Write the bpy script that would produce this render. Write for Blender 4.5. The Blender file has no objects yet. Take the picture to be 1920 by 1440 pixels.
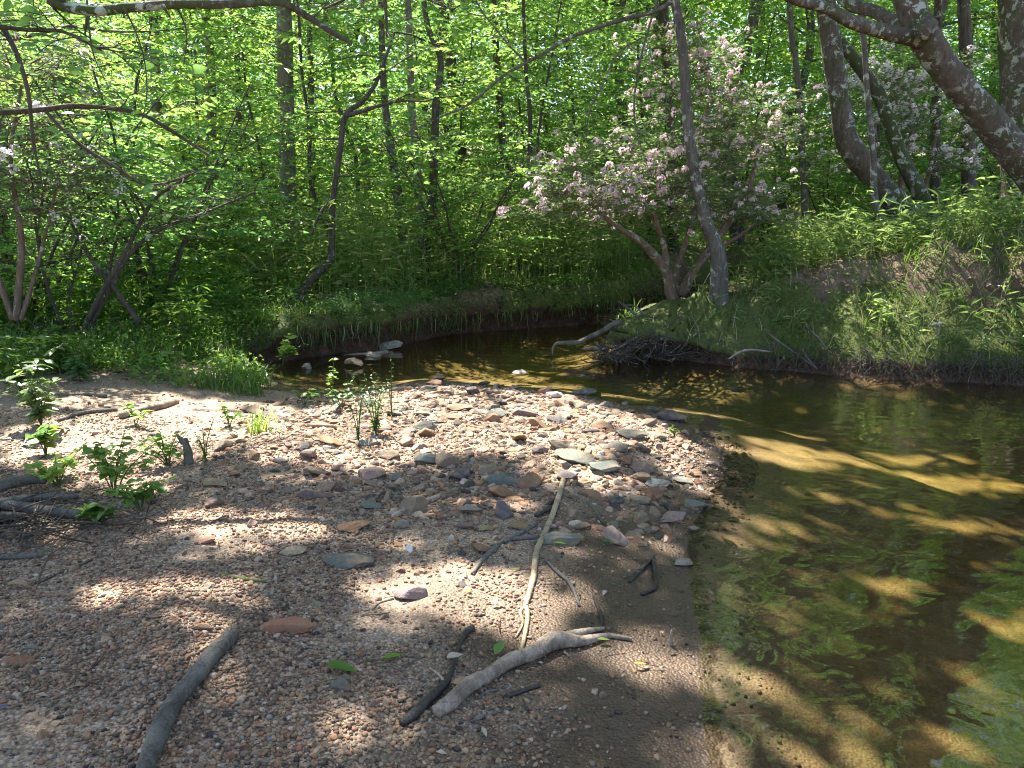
import bpy, math, random
import numpy as np
from mathutils import Vector

# ---------------------------------------------------------------- camera, world, sun, exposure
scene = bpy.context.scene
COL = scene.collection
CAM_Z, PITCH, FPX = 1.45, math.radians(11.5), 1420.0
cam_d = bpy.data.cameras.new("camera")
cam = bpy.data.objects.new("camera", cam_d)
COL.objects.link(cam)
cam.location = (0, 0, CAM_Z)
cam.rotation_euler = (math.pi / 2 - PITCH, 0, 0)
cam_d.sensor_fit = 'HORIZONTAL'
cam_d.sensor_width = 36.0
cam_d.lens = 36.0 * FPX / 1920.0
cam_d.clip_start = 0.05
cam_d.clip_end = 500
scene.camera = cam

SUN = Vector((-0.25, 0.43, 0.87)).normalized()          # towards the sun
world = bpy.data.worlds.new("World")
scene.world = world
world.use_nodes = True
wn = world.node_tree
bg = wn.nodes["Background"]
sky = wn.nodes.new("ShaderNodeTexSky")
sky.sky_type = 'NISHITA'
sky.sun_disc = False
sky.sun_elevation = math.asin(SUN.z)
sky.sun_rotation = math.atan2(SUN.x, SUN.y)
sky.air_density = 1.0
sky.dust_density = 1.3
sky.ozone_density = 0.8
wn.links.new(sky.outputs[0], bg.inputs[0])
bg.inputs[1].default_value = 0.095
sun_d = bpy.data.lights.new("sun", 'SUN')
sun_d.energy = 5.0
sun_d.angle = math.radians(0.53)
sun_d.color = (1.0, 0.95, 0.87)
sun = bpy.data.objects.new("sun", sun_d)
COL.objects.link(sun)
sun.rotation_euler = SUN.to_track_quat('Z', 'Y').to_euler()
sun.location = (0, 0, 30)
scene.view_settings.view_transform = 'Standard'
scene.view_settings.look = 'None'
scene.view_settings.exposure = 2.4
scene.view_settings.gamma = 1.0
cy = scene.cycles
cy.max_bounces = 7
cy.diffuse_bounces = 4
cy.glossy_bounces = 3
cy.transmission_bounces = 5
cy.transparent_max_bounces = 8
cy.sample_clamp_indirect = 4.0
cy.caustics_reflective = False
cy.caustics_refractive = False
cy.use_denoising = True
cy.filter_width = 1.1

# ---------------------------------------------------------------- pixel helpers (photo pixels, 1920 x 1440)
SP, CP = math.sin(PITCH), math.cos(PITCH)
def ray(px, py):
    dx, dy = (px - 960) / FPX, (720 - py) / FPX
    return np.array([dx, CP + dy * SP, -SP + dy * CP])
def at(px, py, Y):                       # the point seen at a pixel, Y metres ahead
    d = ray(px, py); t = Y / d[1]
    return np.array([d[0] * t, Y, CAM_Z + d[2] * t])
def onz(px, py, z=0.0):                  # the point seen at a pixel on a level plane
    d = ray(px, py); t = (z - CAM_Z) / d[2]
    return np.array([d[0] * t, d[1] * t, z])

# ---------------------------------------------------------------- noise
def _hash(ix, iy, s):
    n = (ix * 374761393 + iy * 668265263 + s * 974634777) & 0xffffffff
    n = ((n ^ (n >> 13)) * 1274126177) & 0xffffffff
    return ((n ^ (n >> 16)) & 0xffff) / 65535.0
def vnoise(x, y, s=0):
    x = np.asarray(x, float); y = np.asarray(y, float)
    ix = np.floor(x).astype(np.int64); iy = np.floor(y).astype(np.int64)
    fx = x - ix; fy = y - iy
    fx = fx * fx * (3 - 2 * fx); fy = fy * fy * (3 - 2 * fy)
    a = _hash(ix, iy, s); b = _hash(ix + 1, iy, s); c = _hash(ix, iy + 1, s); d = _hash(ix + 1, iy + 1, s)
    return (a + (b - a) * fx) * (1 - fy) + (c + (d - c) * fx) * fy
def fbm(x, y, s=0, o=3):
    r = 0; a = .5
    for k in range(o):
        r = r + a * vnoise(np.asarray(x) * 2 ** k, np.asarray(y) * 2 ** k, s + k); a *= .5
    return r / (1 - .5 ** o)
def sst(a, b, x):
    t = np.clip((x - a) / (b - a), 0, 1)
    return t * t * (3 - 2 * t)

# ---------------------------------------------------------------- the lie of the land
def W(x, y): return np.array([x, y, 0.0])
SHORE = [  # point, bank height, bank width
 (W(.45, -8), .12, 1.6), (W(.5, .5), .12, 1.6), (onz(1335, 1440), .10, 1.2), (onz(1322, 1300), .10, 1.2), (onz(1302, 1150), .10, 1.1),
 (onz(1292, 1000), .10, 1.0), (onz(1325, 915), .10, .7), (onz(1352, 852), .10, .5), (onz(1315, 805), .12, .6), (onz(1240, 772), .13, .6),
 (onz(1100, 742), .13, .7), (onz(960, 726), .13, .7), (onz(800, 712), .12, .8), (onz(700, 728), .12, .9), (onz(610, 738), .12, 1.),
 (onz(545, 728), .14, 1.), (onz(492, 702), .2, .8), (onz(470, 684), .34, .5),
 (onz(540, 676), .42, .22), (onz(640, 662), .43, .22), (onz(720, 655), .44, .22), (onz(780, 640), .46, .25), (onz(850, 626), .5, .35),
 (onz(950, 618), .55, .4), (onz(1080, 609), .62, .4), (onz(1200, 600), .7, .4), (W(3.3, 14.4), .8, .6), (W(4.6, 16.8), .8, .6),
 (W(5.8, 16.0), .8, .6), (W(4.2, 13.), .8, .6), (W(2.9, 11.2), .7, .6), (onz(1190, 642), .5, .5), (onz(1150, 668), .38, .35),
 (onz(1290, 676), .72, .7), (onz(1400, 690), .92, 1.1), (onz(1540, 701), 1.18, 1.5), (onz(1700, 712), 1.32, 1.7), (onz(1920, 723), 1.42, 1.8),
 (W(6., 6.6), 1.42, 1.8), (W(7.6, 5.2), 1.2, 1.8), (W(8.5, 2.5), 1.2, 1.8), (W(9, -8), 1.2, 1.8)]
PX = np.array([p[0][0] for p in SHORE]); PY = np.array([p[0][1] for p in SHORE])
PH = np.array([p[1] for p in SHORE]); PW = np.array([p[2] for p in SHORE])
_n = len(PX); _bs = []
for i in range(_n):
    j = (i + 1) % _n
    L = math.hypot(PX[j] - PX[i], PY[j] - PY[i]); k = max(1, int(L / .35))
    for q in range(k):
        f = q / k
        _bs.append((PX[i] + (PX[j] - PX[i]) * f, PY[i] + (PY[j] - PY[i]) * f, PH[i] + (PH[j] - PH[i]) * f, PW[i] + (PW[j] - PW[i]) * f))
_bs = np.array(_bs)
def shore(x, y):
    """signed distance (inside the water negative) and the bank height and width of the nearest shore"""
    x = np.asarray(x, float).ravel(); y = np.asarray(y, float).ravel()
    d2 = np.full(x.shape, 1e18); ins = np.zeros(x.shape, bool)
    for i in range(_n):
        j = (i + 1) % _n
        ax, ay, bx, by = PX[i], PY[i], PX[j], PY[j]
        ex, ey = bx - ax, by - ay
        t = np.clip(((x - ax) * ex + (y - ay) * ey) / (ex * ex + ey * ey), 0, 1)
        d2 = np.minimum(d2, (x - ax - t * ex) ** 2 + (y - ay - t * ey) ** 2)
        if ay != by:
            ins ^= ((ay > y) != (by > y)) & (x < (bx - ax) * (y - ay) / (by - ay) + ax)
    d = np.sqrt(d2)
    H = np.empty_like(x); Wd = np.empty_like(x)
    for s in range(0, len(x), 20000):
        dd = (x[s:s + 20000, None] - _bs[None, :, 0]) ** 2 + (y[s:s + 20000, None] - _bs[None, :, 1]) ** 2 + .01
        w = dd ** -2.5
        sw = w.sum(1)
        H[s:s + 20000] = (w * _bs[None, :, 2]).sum(1) / sw
        Wd[s:s + 20000] = (w * _bs[None, :, 3]).sum(1) / sw
    return np.where(ins, -d, d), H, Wd
def ground_h(x, y, full=False):
    shp = np.shape(x)
    x = np.asarray(x, float).ravel(); y = np.asarray(y, float).ravel()
    d, H, Wd = shore(x, y)
    d = d + (fbm(x * 3.1, y * 3.1, 5) - .5) * .10 + (fbm(x * 14, y * 14, 6) - .5) * .05
    steep = sst(.16, .36, H)
    dd = np.maximum(d, 0)
    stp = .30 - .20 * sst(.5, 1.0, Wd)
    prof = steep * (stp * sst(0, .12, dd) + (1 - stp) * sst(.0, 1., dd / Wd)) + (1 - steep) * sst(-.25, 1.25, dd / Wd) 
    z = H * prof * (d > 0)
    z0 = H * (1 - steep) * sst(-.25, 1.25, 0.0)
    z = np.where(d > 0, z - z0, 0)
    z = z + .018 * dd * (1 - steep) + .02 * np.minimum(dd, 4) * steep
    z = z + np.where(d < 0, -.40 * (1 - np.exp(d * (.55 + .5 * steep))) , 0)
    bump = (fbm(x * .9, y * .9, 11) - .5) * .16 * sst(.3, 1.5, dd) + (fbm(x * 4, y * 4, 21) - .5) * (.03 + .16 * steep * sst(.1, .5, dd)) + (fbm(x * 1.9, y * 1.9, 23) - .5) * .30 * steep * sst(.15, .6, dd) * (1 - sst(2.5, 4, dd))
    z = z + bump * np.where(d > 0, 1, .3) * sst(0, .3, np.abs(d))
    z = z + .05 * np.maximum(0, y - 14) + .13 * np.maximum(0, y - 26) + .03 * np.maximum(0, -x - 7)
    if full: return z.reshape(shp), d.reshape(shp), H.reshape(shp), Wd.reshape(shp)
    return z.reshape(shp)
def gh(x, y): return float(ground_h(np.array([x]), np.array([y]))[0])
def gp(px, py, lift=0.0):                # where the ray through a pixel meets the ground or the water
    d = ray(px, py)
    t = np.linspace(1.2, 30, 1500)
    P = np.array([0, 0, CAM_Z])[None, :] + d[None, :] * t[:, None]
    g = np.maximum(ground_h(P[:, 0], P[:, 1]), -.02)
    k = np.argmax(P[:, 2] < g)
    if P[k, 2] >= g[k]: k = 0 if d[2] >= 0 else k
    p = P[k].copy(); p[2] = g[k] + lift
    return p
def depth(p): return p[1] * CP - (p[2] - CAM_Z) * SP
def rad(wpx, p): return .5 * wpx * depth(p) / FPX

# ---------------------------------------------------------------- lit patches wanted on the ground; gaps are shaped into the unseen canopy
LIT = [(190,930,130,45),(85,850,80,30),(470,1035,190,30),(885,1125,250,62),(1215,1215,130,50),(1010,1185,120,40),(330,1165,190,44),(445,1262,80,40),(600,1225,90,18),
 (620,1405,135,50),(1300,1370,75,75),(1440,1225,110,26),(1540,1330,190,26),(1290,1215,60,40),(120,1045,75,22),(840,1045,45,14),
 (140,880,200,45),(120,790,170,28),(330,850,230,60),(520,830,190,50),(300,780,200,18),(280,950,80,22),(720,800,170,40),(880,770,210,30),
 (930,850,330,42),(1050,800,170,30),(1265,850,75,60),(640,880,220,35),(1120,900,120,22),(880,960,120,14),(560,930,90,14),
 (690,590,80,40),(950,680,170,16),(1190,640,60,14),(850,645,70,9),(1620,795,270,18),(1780,885,160,14),(1430,815,140,13),(1380,735,150,9),
 (1480,930,90,10),(1810,790,110,14),(1860,1170,80,16),(1560,1010,110,10),(1180,1010,60,12),(950,652,150,12),(1100,626,90,8),(800,684,70,10),(1700,762,120,9),(1500,868,70,9),(1650,985,90,10),(1810,1045,80,12),(1450,1085,60,12),(1690,1255,120,18),(1600,1415,140,20),(1850,1335,90,16),(1400,960,50,14),(1150,700,120,10),(1480,580,90,38),(1600,520,160,30),(1780,490,140,30),(1860,560,80,40),
 (1700,600,70,30),(1880,630,60,40),(1450,520,120,40),(1650,540,120,40),(1330,600,60,30),(330,640,120,24),(120,690,100,20),(1250,640,40,14),(60,640,60,20),(250,600,60,20),(160,700,40,12)]
_L = []
for cx, cy_, rx, ry in LIT:
    if cy_ < 700 and cx > 1230:
        c = gp(cx, cy_); e = gp(cx, min(cy_ + ry, 690)); s = rx * depth(c) / FPX
        _L.append((c[0], c[1], c[2], s, max(.12, abs(c[1] - e[1]))))
    else:
        c = onz(cx, cy_, .06); e = onz(cx, cy_ + ry, .06); e2 = onz(cx, cy_ - ry, .06); s = rx * depth(c) / FPX
        c = (e + e2) / 2
        _L.append((c[0], c[1], .06, s, abs(e2[1] - e[1]) / 2))
for px, py, Y, r, rz in [(1150, 350, 8.9, .75, .6), (1260, 300, 9.3, .6, .6), (1320, 180, 9.8, .7, .7), (1200, 400, 9.0, .6, .5), (330, 420, 8.0, .8, .6), (120, 350, 7.4, .5, .5), (230, 540, 7.8, .6, .5),
                          (1650, 420, 9.6, .8, .4), (1850, 420, 9.4, .7, .4), (1480, 450, 9.5, .6, .4), (620, 560, 9.6, .6, .4), (900, 560, 11.5, .9, .5), (1080, 560, 12, .8, .4)]:
    c = at(px, py, Y); _L.append((c[0], c[1], c[2], r, rz))
_L = np.array(_L)
def lit_value(P):
    """0 in full shade ... 1 in a lit patch, for points that would cast a shadow from P along the sun"""
    P = np.atleast_2d(P); v = np.zeros(len(P))
    for c in _L:
        t = (P[:, 2] - c[2]) / SUN.z
        gx = P[:, 0] - SUN.x * t; gy = P[:, 1] - SUN.y * t
        wob = 1 + .5 * (vnoise(gx * 4, gy * 4, 3) - .5)
        q = np.sqrt(((gx - c[0]) / c[3]) ** 2 + ((gy - c[1]) / c[4]) ** 2) * wob
        v = np.maximum(v, 1 - sst(.85, 1.1, q))
    return v

# ---------------------------------------------------------------- mesh helpers
class Geo:
    def __init__(s): s.V = []; s.Q = []; s.T = []; s.n = 0
    def add(s, V, Q=None, T=None):
        V = np.asarray(V, float).reshape(-1, 3)
        if Q is not None and len(Q): s.Q.append(np.asarray(Q, np.int64).reshape(-1, 4) + s.n)
        if T is not None and len(T): s.T.append(np.asarray(T, np.int64).reshape(-1, 3) + s.n)
        s.V.append(V); s.n += len(V); return s
    def verts(s): return np.concatenate(s.V) if s.V else np.zeros((0, 3))
def to_mesh(name, g, mat, base=(0, 0, 0), smooth=True):
    V = g.verts() - np.asarray(base, float)
    Q = np.concatenate(g.Q) if g.Q else np.zeros((0, 4), np.int64)
    T = np.concatenate(g.T) if g.T else np.zeros((0, 3), np.int64)
    me = bpy.data.meshes.new(name)
    me.vertices.add(len(V)); me.vertices.foreach_set("co", V.astype(np.float32).ravel())
    nl = len(Q) * 4 + len(T) * 3
    me.loops.add(nl)
    me.loops.foreach_set("vertex_index", np.concatenate([Q.ravel(), T.ravel()]).astype(np.int32))
    me.polygons.add(len(Q) + len(T))
    st = np.concatenate([np.arange(len(Q)) * 4, len(Q) * 4 + np.arange(len(T)) * 3]).astype(np.int32)
    me.polygons.foreach_set("loop_start", st)
    me.update(calc_edges=True)
    me.polygons.foreach_set("use_smooth", np.full(len(me.polygons), smooth))
    for m in (mat if isinstance(mat, (list, tuple)) else [mat]): me.materials.append(m)
    me.validate()
    return me
def tag(o, label=None, cat=None, group=None, kind=None):
    if label: o["label"] = label
    if cat: o["category"] = cat
    if group: o["group"] = group
    if kind: o["kind"] = kind
    return o
def link(name, me, parent=None, loc=(0, 0, 0)):
    o = bpy.data.objects.new(name, me); COL.objects.link(o)
    if parent is not None: o.parent = parent
    o.location = loc
    return o
def empty(name, loc, label, cat, group=None, rz=0):
    o = bpy.data.objects.new(name, None); COL.objects.link(o)
    o.location = loc; o.rotation_euler = (0, 0, rz); o.empty_display_size = .2
    return tag(o, label, cat, group)
def copy_thing(o, label, group=None, loc=None, rz=None, sc=None):
    c = o.copy(); COL.objects.link(c)
    for ch in o.children:
        d = ch.copy(); COL.objects.link(d); d.parent = c
        for g in ch.children:
            e = g.copy(); COL.objects.link(e); e.parent = d
    c["label"] = label
    if group: c["group"] = group
    if loc is not None: c.location = loc
    if rz is not None: c.rotation_euler = (0, 0, rz)
    if sc is not None: c.scale = (sc, sc, sc)
    return c
def unit(v):
    v = np.asarray(v, float)
    return v / np.maximum(np.linalg.norm(v, axis=-1, keepdims=True), 1e-9)
def smooth_path(P, R, sub):
    P = np.asarray(P, float); R = np.asarray(R, float)
    n = len(P)
    if n < 3 or sub <= 1: 
        if sub <= 1: return P, R
    E = np.vstack([2 * P[0] - P[1], P, 2 * P[-1] - P[-2]])
    out = []; rr = []
    for i in range(n - 1):
        p0, p1, p2, p3 = E[i], E[i + 1], E[i + 2], E[i + 3]
        for k in range(sub):
            t = k / sub
            out.append(.5 * (2 * p1 + (p2 - p0) * t + (2 * p0 - 5 * p1 + 4 * p2 - p3) * t * t + (3 * p1 - p0 - 3 * p2 + p3) * t ** 3))
            rr.append(R[i] + (R[i + 1] - R[i]) * t)
    out.append(P[-1]); rr.append(R[-1])
    return np.array(out), np.array(rr)
def tube(P, R, sides=8, sub=4, rng=None, rough=0.0, cap=True):
    P, R = smooth_path(P, R, sub)
    n = len(P)
    T = unit(np.gradient(P, axis=0))
    a = np.array([0, 0, 1.]) if abs(T[0][2]) < .9 else np.array([1., 0, 0])
    N = unit(np.cross(T[0], a)); Ns = [N]
    for i in range(1, n):
        N = Ns[-1] - T[i] * np.dot(Ns[-1], T[i]); Ns.append(unit(N))
    Ns = np.array(Ns); B = np.cross(T, Ns)
    th = np.arange(sides) / sides * 2 * math.pi
    f = np.ones((n, sides))
    if rough and rng is not None:
        a1 = rng.normal(size=(n, sides)); a0 = rng.normal(size=(max(2, n // 3 + 2), sides))
        lo = np.array([np.interp(np.linspace(0, len(a0) - 1, n), np.arange(len(a0)), a0[:, k]) for k in range(sides)]).T
        f = 1 + rough * (lo * .8 + a1 * .35)
    V = P[:, None, :] + (R[:, None] * f)[:, :, None] * (np.cos(th)[None, :, None] * Ns[:, None, :] + np.sin(th)[None, :, None] * B[:, None, :])
    i, k = np.meshgrid(np.arange(n - 1), np.arange(sides), indexing='ij')
    k2 = (k + 1) % sides
    Q = np.stack([i * sides + k, i * sides + k2, (i + 1) * sides + k2, (i + 1) * sides + k], -1).reshape(-1, 4)
    V = V.reshape(-1, 3); Tt = []
    if cap:
        c0 = len(V); V = np.vstack([V, P[0] - T[0] * R[0] * .3, P[-1] + T[-1] * R[-1] * .4])
        for k in range(sides):
            Tt.append((c0, (k + 1) % sides, k)); Tt.append((c0 + 1, (n - 1) * sides + k, (n - 1) * sides + (k + 1) % sides))
    return V, Q, Tt
def kites(P, D, N, L, Wr=.5, fold=.18, droop=.12):
    P = np.asarray(P); D = unit(D); N = unit(N - D * np.sum(N * D, 1, keepdims=True)); S = np.cross(D, N)
    L = np.broadcast_to(np.asarray(L, float), (len(P),))[:, None]
    w = L * Wr * .5
    b = P; tip = P + D * L - N * L * droop
    m = P + D * L * .45
    l = m + S * w + N * w * fold * 2; r = m - S * w + N * w * fold * 2
    V = np.stack([b, r, tip, l], 1).reshape(-1, 3)
    k = np.arange(len(P)) * 4
    T = np.concatenate([np.stack([k, k + 1, k + 2], 1), np.stack([k, k + 2, k + 3], 1)])
    return V, None, T
_ST = np.array([0, .12, .3, .52, .76, 1.0]); _SW = np.array([.03, .5, .92, 1.0, .62, .02])
def ovals(P, D, N, L, Wr=.5, fold=.15, droop=.15):
    P = np.asarray(P); D = unit(D); N = unit(N - D * np.sum(N * D, 1, keepdims=True)); S = np.cross(D, N)
    n = len(P); L = np.broadcast_to(np.asarray(L, float), (n,))
    ns = len(_ST); V = np.zeros((n, ns, 3, 3))
    for k in range(ns):
        c = P + D * (L * _ST[k])[:, None] - N * (L * droop * _ST[k] ** 2)[:, None]
        w = (L * Wr * .5 * _SW[k])[:, None]
        V[:, k, 0] = c + S * w + N * w * fold * 2; V[:, k, 1] = c; V[:, k, 2] = c - S * w + N * w * fold * 2
    q = []
    for k in range(ns - 1):
        for s in range(2):
            q.append((k * 3 + s, k * 3 + s + 1, (k + 1) * 3 + s + 1, (k + 1) * 3 + s))
    q = np.array(q)[None] + (np.arange(n) * ns * 3)[:, None, None]
    return V.reshape(-1, 3), q.reshape(-1, 4), None
def blades(rng, P, H, wid, lean=.5, az=None):
    """grass blades: curved tapering strips"""
    n = len(P); H = np.broadcast_to(H, (n,))
    az = rng.uniform(0, 6.283, n) if az is None else az
    ln = lean * rng.uniform(.3, 1.3, n)
    dx, dy = np.cos(az), np.sin(az)
    wx, wy = -dy, dx
    V = np.zeros((n, 7, 3)); 
    for k, s in enumerate((0, .4, .75)):
        c = P + np.stack([dx * ln * H * s ** 1.8, dy * ln * H * s ** 1.8, H * (s - .35 * ln * s * s)], 1)
        w = np.full(n, wid * (1 - .5 * s * s) * .5)
        V[:, 2 * k] = c + np.stack([wx * w, wy * w, 0 * w], 1); V[:, 2 * k + 1] = c - np.stack([wx * w, wy * w, 0 * w], 1)
    V[:, 6] = P + np.stack([dx * ln * H, dy * ln * H, H * (1 - .35 * ln)], 1)
    b = np.arange(n)[:, None] * 7
    Q = np.concatenate([b + np.array([[0, 1, 3, 2]]), b + np.array([[2, 3, 5, 4]])])
    T = b + np.array([[4, 5, 6]])
    return V.reshape(-1, 3), Q, T
# ---------------------------------------------------------------- materials
class NT:
    def __init__(s, name):
        s.m = bpy.data.materials.new(name); s.m.use_nodes = True
        s.t = s.m.node_tree; s.t.nodes.clear()
        s.out = s.t.nodes.new("ShaderNodeOutputMaterial")
    def n(s, kind, **kw):
        nd = s.t.nodes.new("ShaderNode" + kind)
        for k, v in kw.items():
            if k in nd.inputs: s.put(nd, k, v)
            else: setattr(nd, k, v)
        return nd
    def put(s, nd, k, v):
        i = nd.inputs[k]
        if isinstance(v, bpy.types.NodeSocket): s.t.links.new(v, i)
        elif isinstance(v, bpy.types.Node): s.t.links.new(v.outputs[0], i)
        elif isinstance(v, (tuple, list)) and len(v) == 3 and i.type == 'RGBA': i.default_value = (*v, 1)
        else: i.default_value = v
    def ramp(s, fac, stops, interp='LINEAR'):
        r = s.t.nodes.new("ShaderNodeValToRGB"); r.color_ramp.interpolation = interp
        e = r.color_ramp.elements
        while len(e) < len(stops): e.new(.5)
        for k, (p, c) in enumerate(stops):
            e[k].position = p
            e[k].color = (c, c, c, 1) if isinstance(c, (int, float)) else (*c, 1)
        s.put(r, "Fac", fac)
        return r.outputs[0]
    def mix(s, f, a, b, mode='MIX'):
        nd = s.t.nodes.new("ShaderNodeMix"); nd.data_type = 'RGBA'; nd.blend_type = mode
        for i, v in ((0, f), (6, a), (7, b)):
            sk = nd.inputs[i]
            if isinstance(v, bpy.types.NodeSocket): s.t.links.new(v, sk)
            elif isinstance(v, (tuple, list)): sk.default_value = (*v, 1)
            elif i: sk.default_value = (v, v, v, 1)
            else: sk.default_value = v
        return nd.outputs[2]
    def math(s, op, a, b=0.0, clamp=False):
        nd = s.t.nodes.new("ShaderNodeMath"); nd.operation = op; nd.use_clamp = clamp
        for i, v in ((0, a), (1, b)):
            if isinstance(v, bpy.types.NodeSocket): s.t.links.new(v, nd.inputs[i])
            else: nd.inputs[i].default_value = v
        return nd.outputs[0]
    def obj(s): return s.n("TexCoord").outputs["Object"]
    def noise(s, vec, scale, detail=3, rough=.55, dist=0.0, out=0):
        return s.n("TexNoise", Vector=vec, Scale=scale, Detail=detail, Roughness=rough, Distortion=dist).outputs[out]
    def vor(s, vec, scale, feature='F1', rnd=1.0, out="Distance"):
        nd = s.n("TexVoronoi", feature=feature, Vector=vec, Scale=scale, Randomness=rnd)
        return nd.outputs[out]
    def mapping(s, vec, sc): return s.n("Mapping", Vector=vec, Scale=sc).outputs[0]
    def attr(s, name): return s.n("Attribute", attribute_name=name).outputs["Fac"]
    def bump(s, h, strength, dist, normal=None):
        b = s.n("Bump", Height=h, Strength=strength, Distance=dist)
        if normal is not None: s.put(b, "Normal", normal)
        return b.outputs[0]
    def island(s): return s.n("NewGeometry").outputs["Random Per Island"]
    def objrand(s): return s.n("ObjectInfo").outputs["Random"]
    def finish(s, shader):
        s.t.links.new(shader.outputs[0] if isinstance(shader, bpy.types.Node) else shader, s.out.inputs[0]); return s.m
    def pbr(s, col, rough=.8, normal=None, spec=.3):
        p = s.n("BsdfPrincipled")
        s.put(p, "Base Color", col); s.put(p, "Roughness", rough); s.put(p, "Specular IOR Level", spec)
        if normal is not None: s.put(p, "Normal", normal)
        return p

def leaf_mat(name, stops, trans=(.30, .42, .04), fac=.45, rough=.42, spec=.45):
    m = NT(name)
    f = m.math('FRACT', m.math('ADD', m.island(), m.math('MULTIPLY', m.objrand(), .37)))
    col = m.ramp(f, stops)
    p = m.pbr(col, rough, spec=spec)
    tr = m.n("BsdfTranslucent", Color=m.mix(.75, col, trans))
    mx = m.n("MixShader", Fac=fac)
    m.t.links.new(p.outputs[0], mx.inputs[1]); m.t.links.new(tr.outputs[0], mx.inputs[2])
    return m.finish(mx)
def bark_mat(name, dark, light, lichen=(.42, .45, .38), lich=.0, scale=1.0, moss=0.0, grain=9.0):
    m = NT(name); o = m.obj()
    st = m.mapping(o, (grain * scale, grain * scale, 1.6 * scale))
    n1 = m.noise(st, 4, 5, .65, .4)
    n2 = m.noise(o, 3 * scale, 4, .6)
    col = m.mix(m.ramp(n1, [(.3, 0), (.72, 1)]), dark, light)
    col = m.mix(m.math('MULTIPLY', m.ramp(n2, [(.35, 1), (.7, 0)]), .5), col, tuple(c * .55 for c in dark))
    if moss:
        ms = m.ramp(m.noise(o, 2.3 * scale, 4, .65), [(.62 - .25 * moss, 0), (.74 - .25 * moss, 1)])
        col = m.mix(m.math('MULTIPLY', ms, .8), col, (.055, .075, .018))
    if lich:
        l1 = m.ramp(m.noise(o, 9 * scale, 5, .7, .6), [(.66 - .2 * lich, 0), (.70 - .2 * lich, 1)])
        l2 = m.ramp(m.noise(o, 2.2 * scale, 2, .5), [(.4, 0), (.55, 1)])
        col = m.mix(m.math('MULTIPLY', m.math('MULTIPLY', l1, l2), .85), col, lichen)
    bm = m.bump(m.math('ADD', n1, m.math('MULTIPLY', n2, .6)), .8, .02)
    return m.finish(m.pbr(col, .88, bm, .2))
def wood_mat(name, c1, c2, c3, rough=.75, wet=False, grain=(30, 30, 4)):
    m = NT(name); o = m.obj()
    n1 = m.noise(m.mapping(o, grain), 3, 5, .65, .8)
    n2 = m.noise(o, 14, 4, .6)
    col = m.mix(m.ramp(n1, [(.32, 0), (.68, 1)]), c1, c2)
    col = m.mix(m.ramp(n2, [(.45, 0), (.66, 1)]), col, c3)
    n3 = m.noise(o, 5, 5, .7, .5)
    col = m.mix(m.math('MULTIPLY', m.ramp(n3, [(.46, 0), (.6, 1)]), .6), col, tuple(.45 * c for c in c1))
    ck = m.ramp(m.vor(m.mapping(o, (9, 9, 9)), 3.0, 'DISTANCE_TO_EDGE'), [(0, 1), (.05, 0)])
    col = m.mix(m.math('MULTIPLY', ck, m.math('MULTIPLY', m.ramp(n3, [(.4, 0), (.55, 1)]), .7)), col, tuple(.3 * c for c in c1))
    return m.finish(m.pbr(col, rough, m.bump(m.math('ADD', n1, m.math('ADD', n2, m.math('MULTIPLY', n3, 1.5))), .9, .009), .5 if wet else .25))

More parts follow.
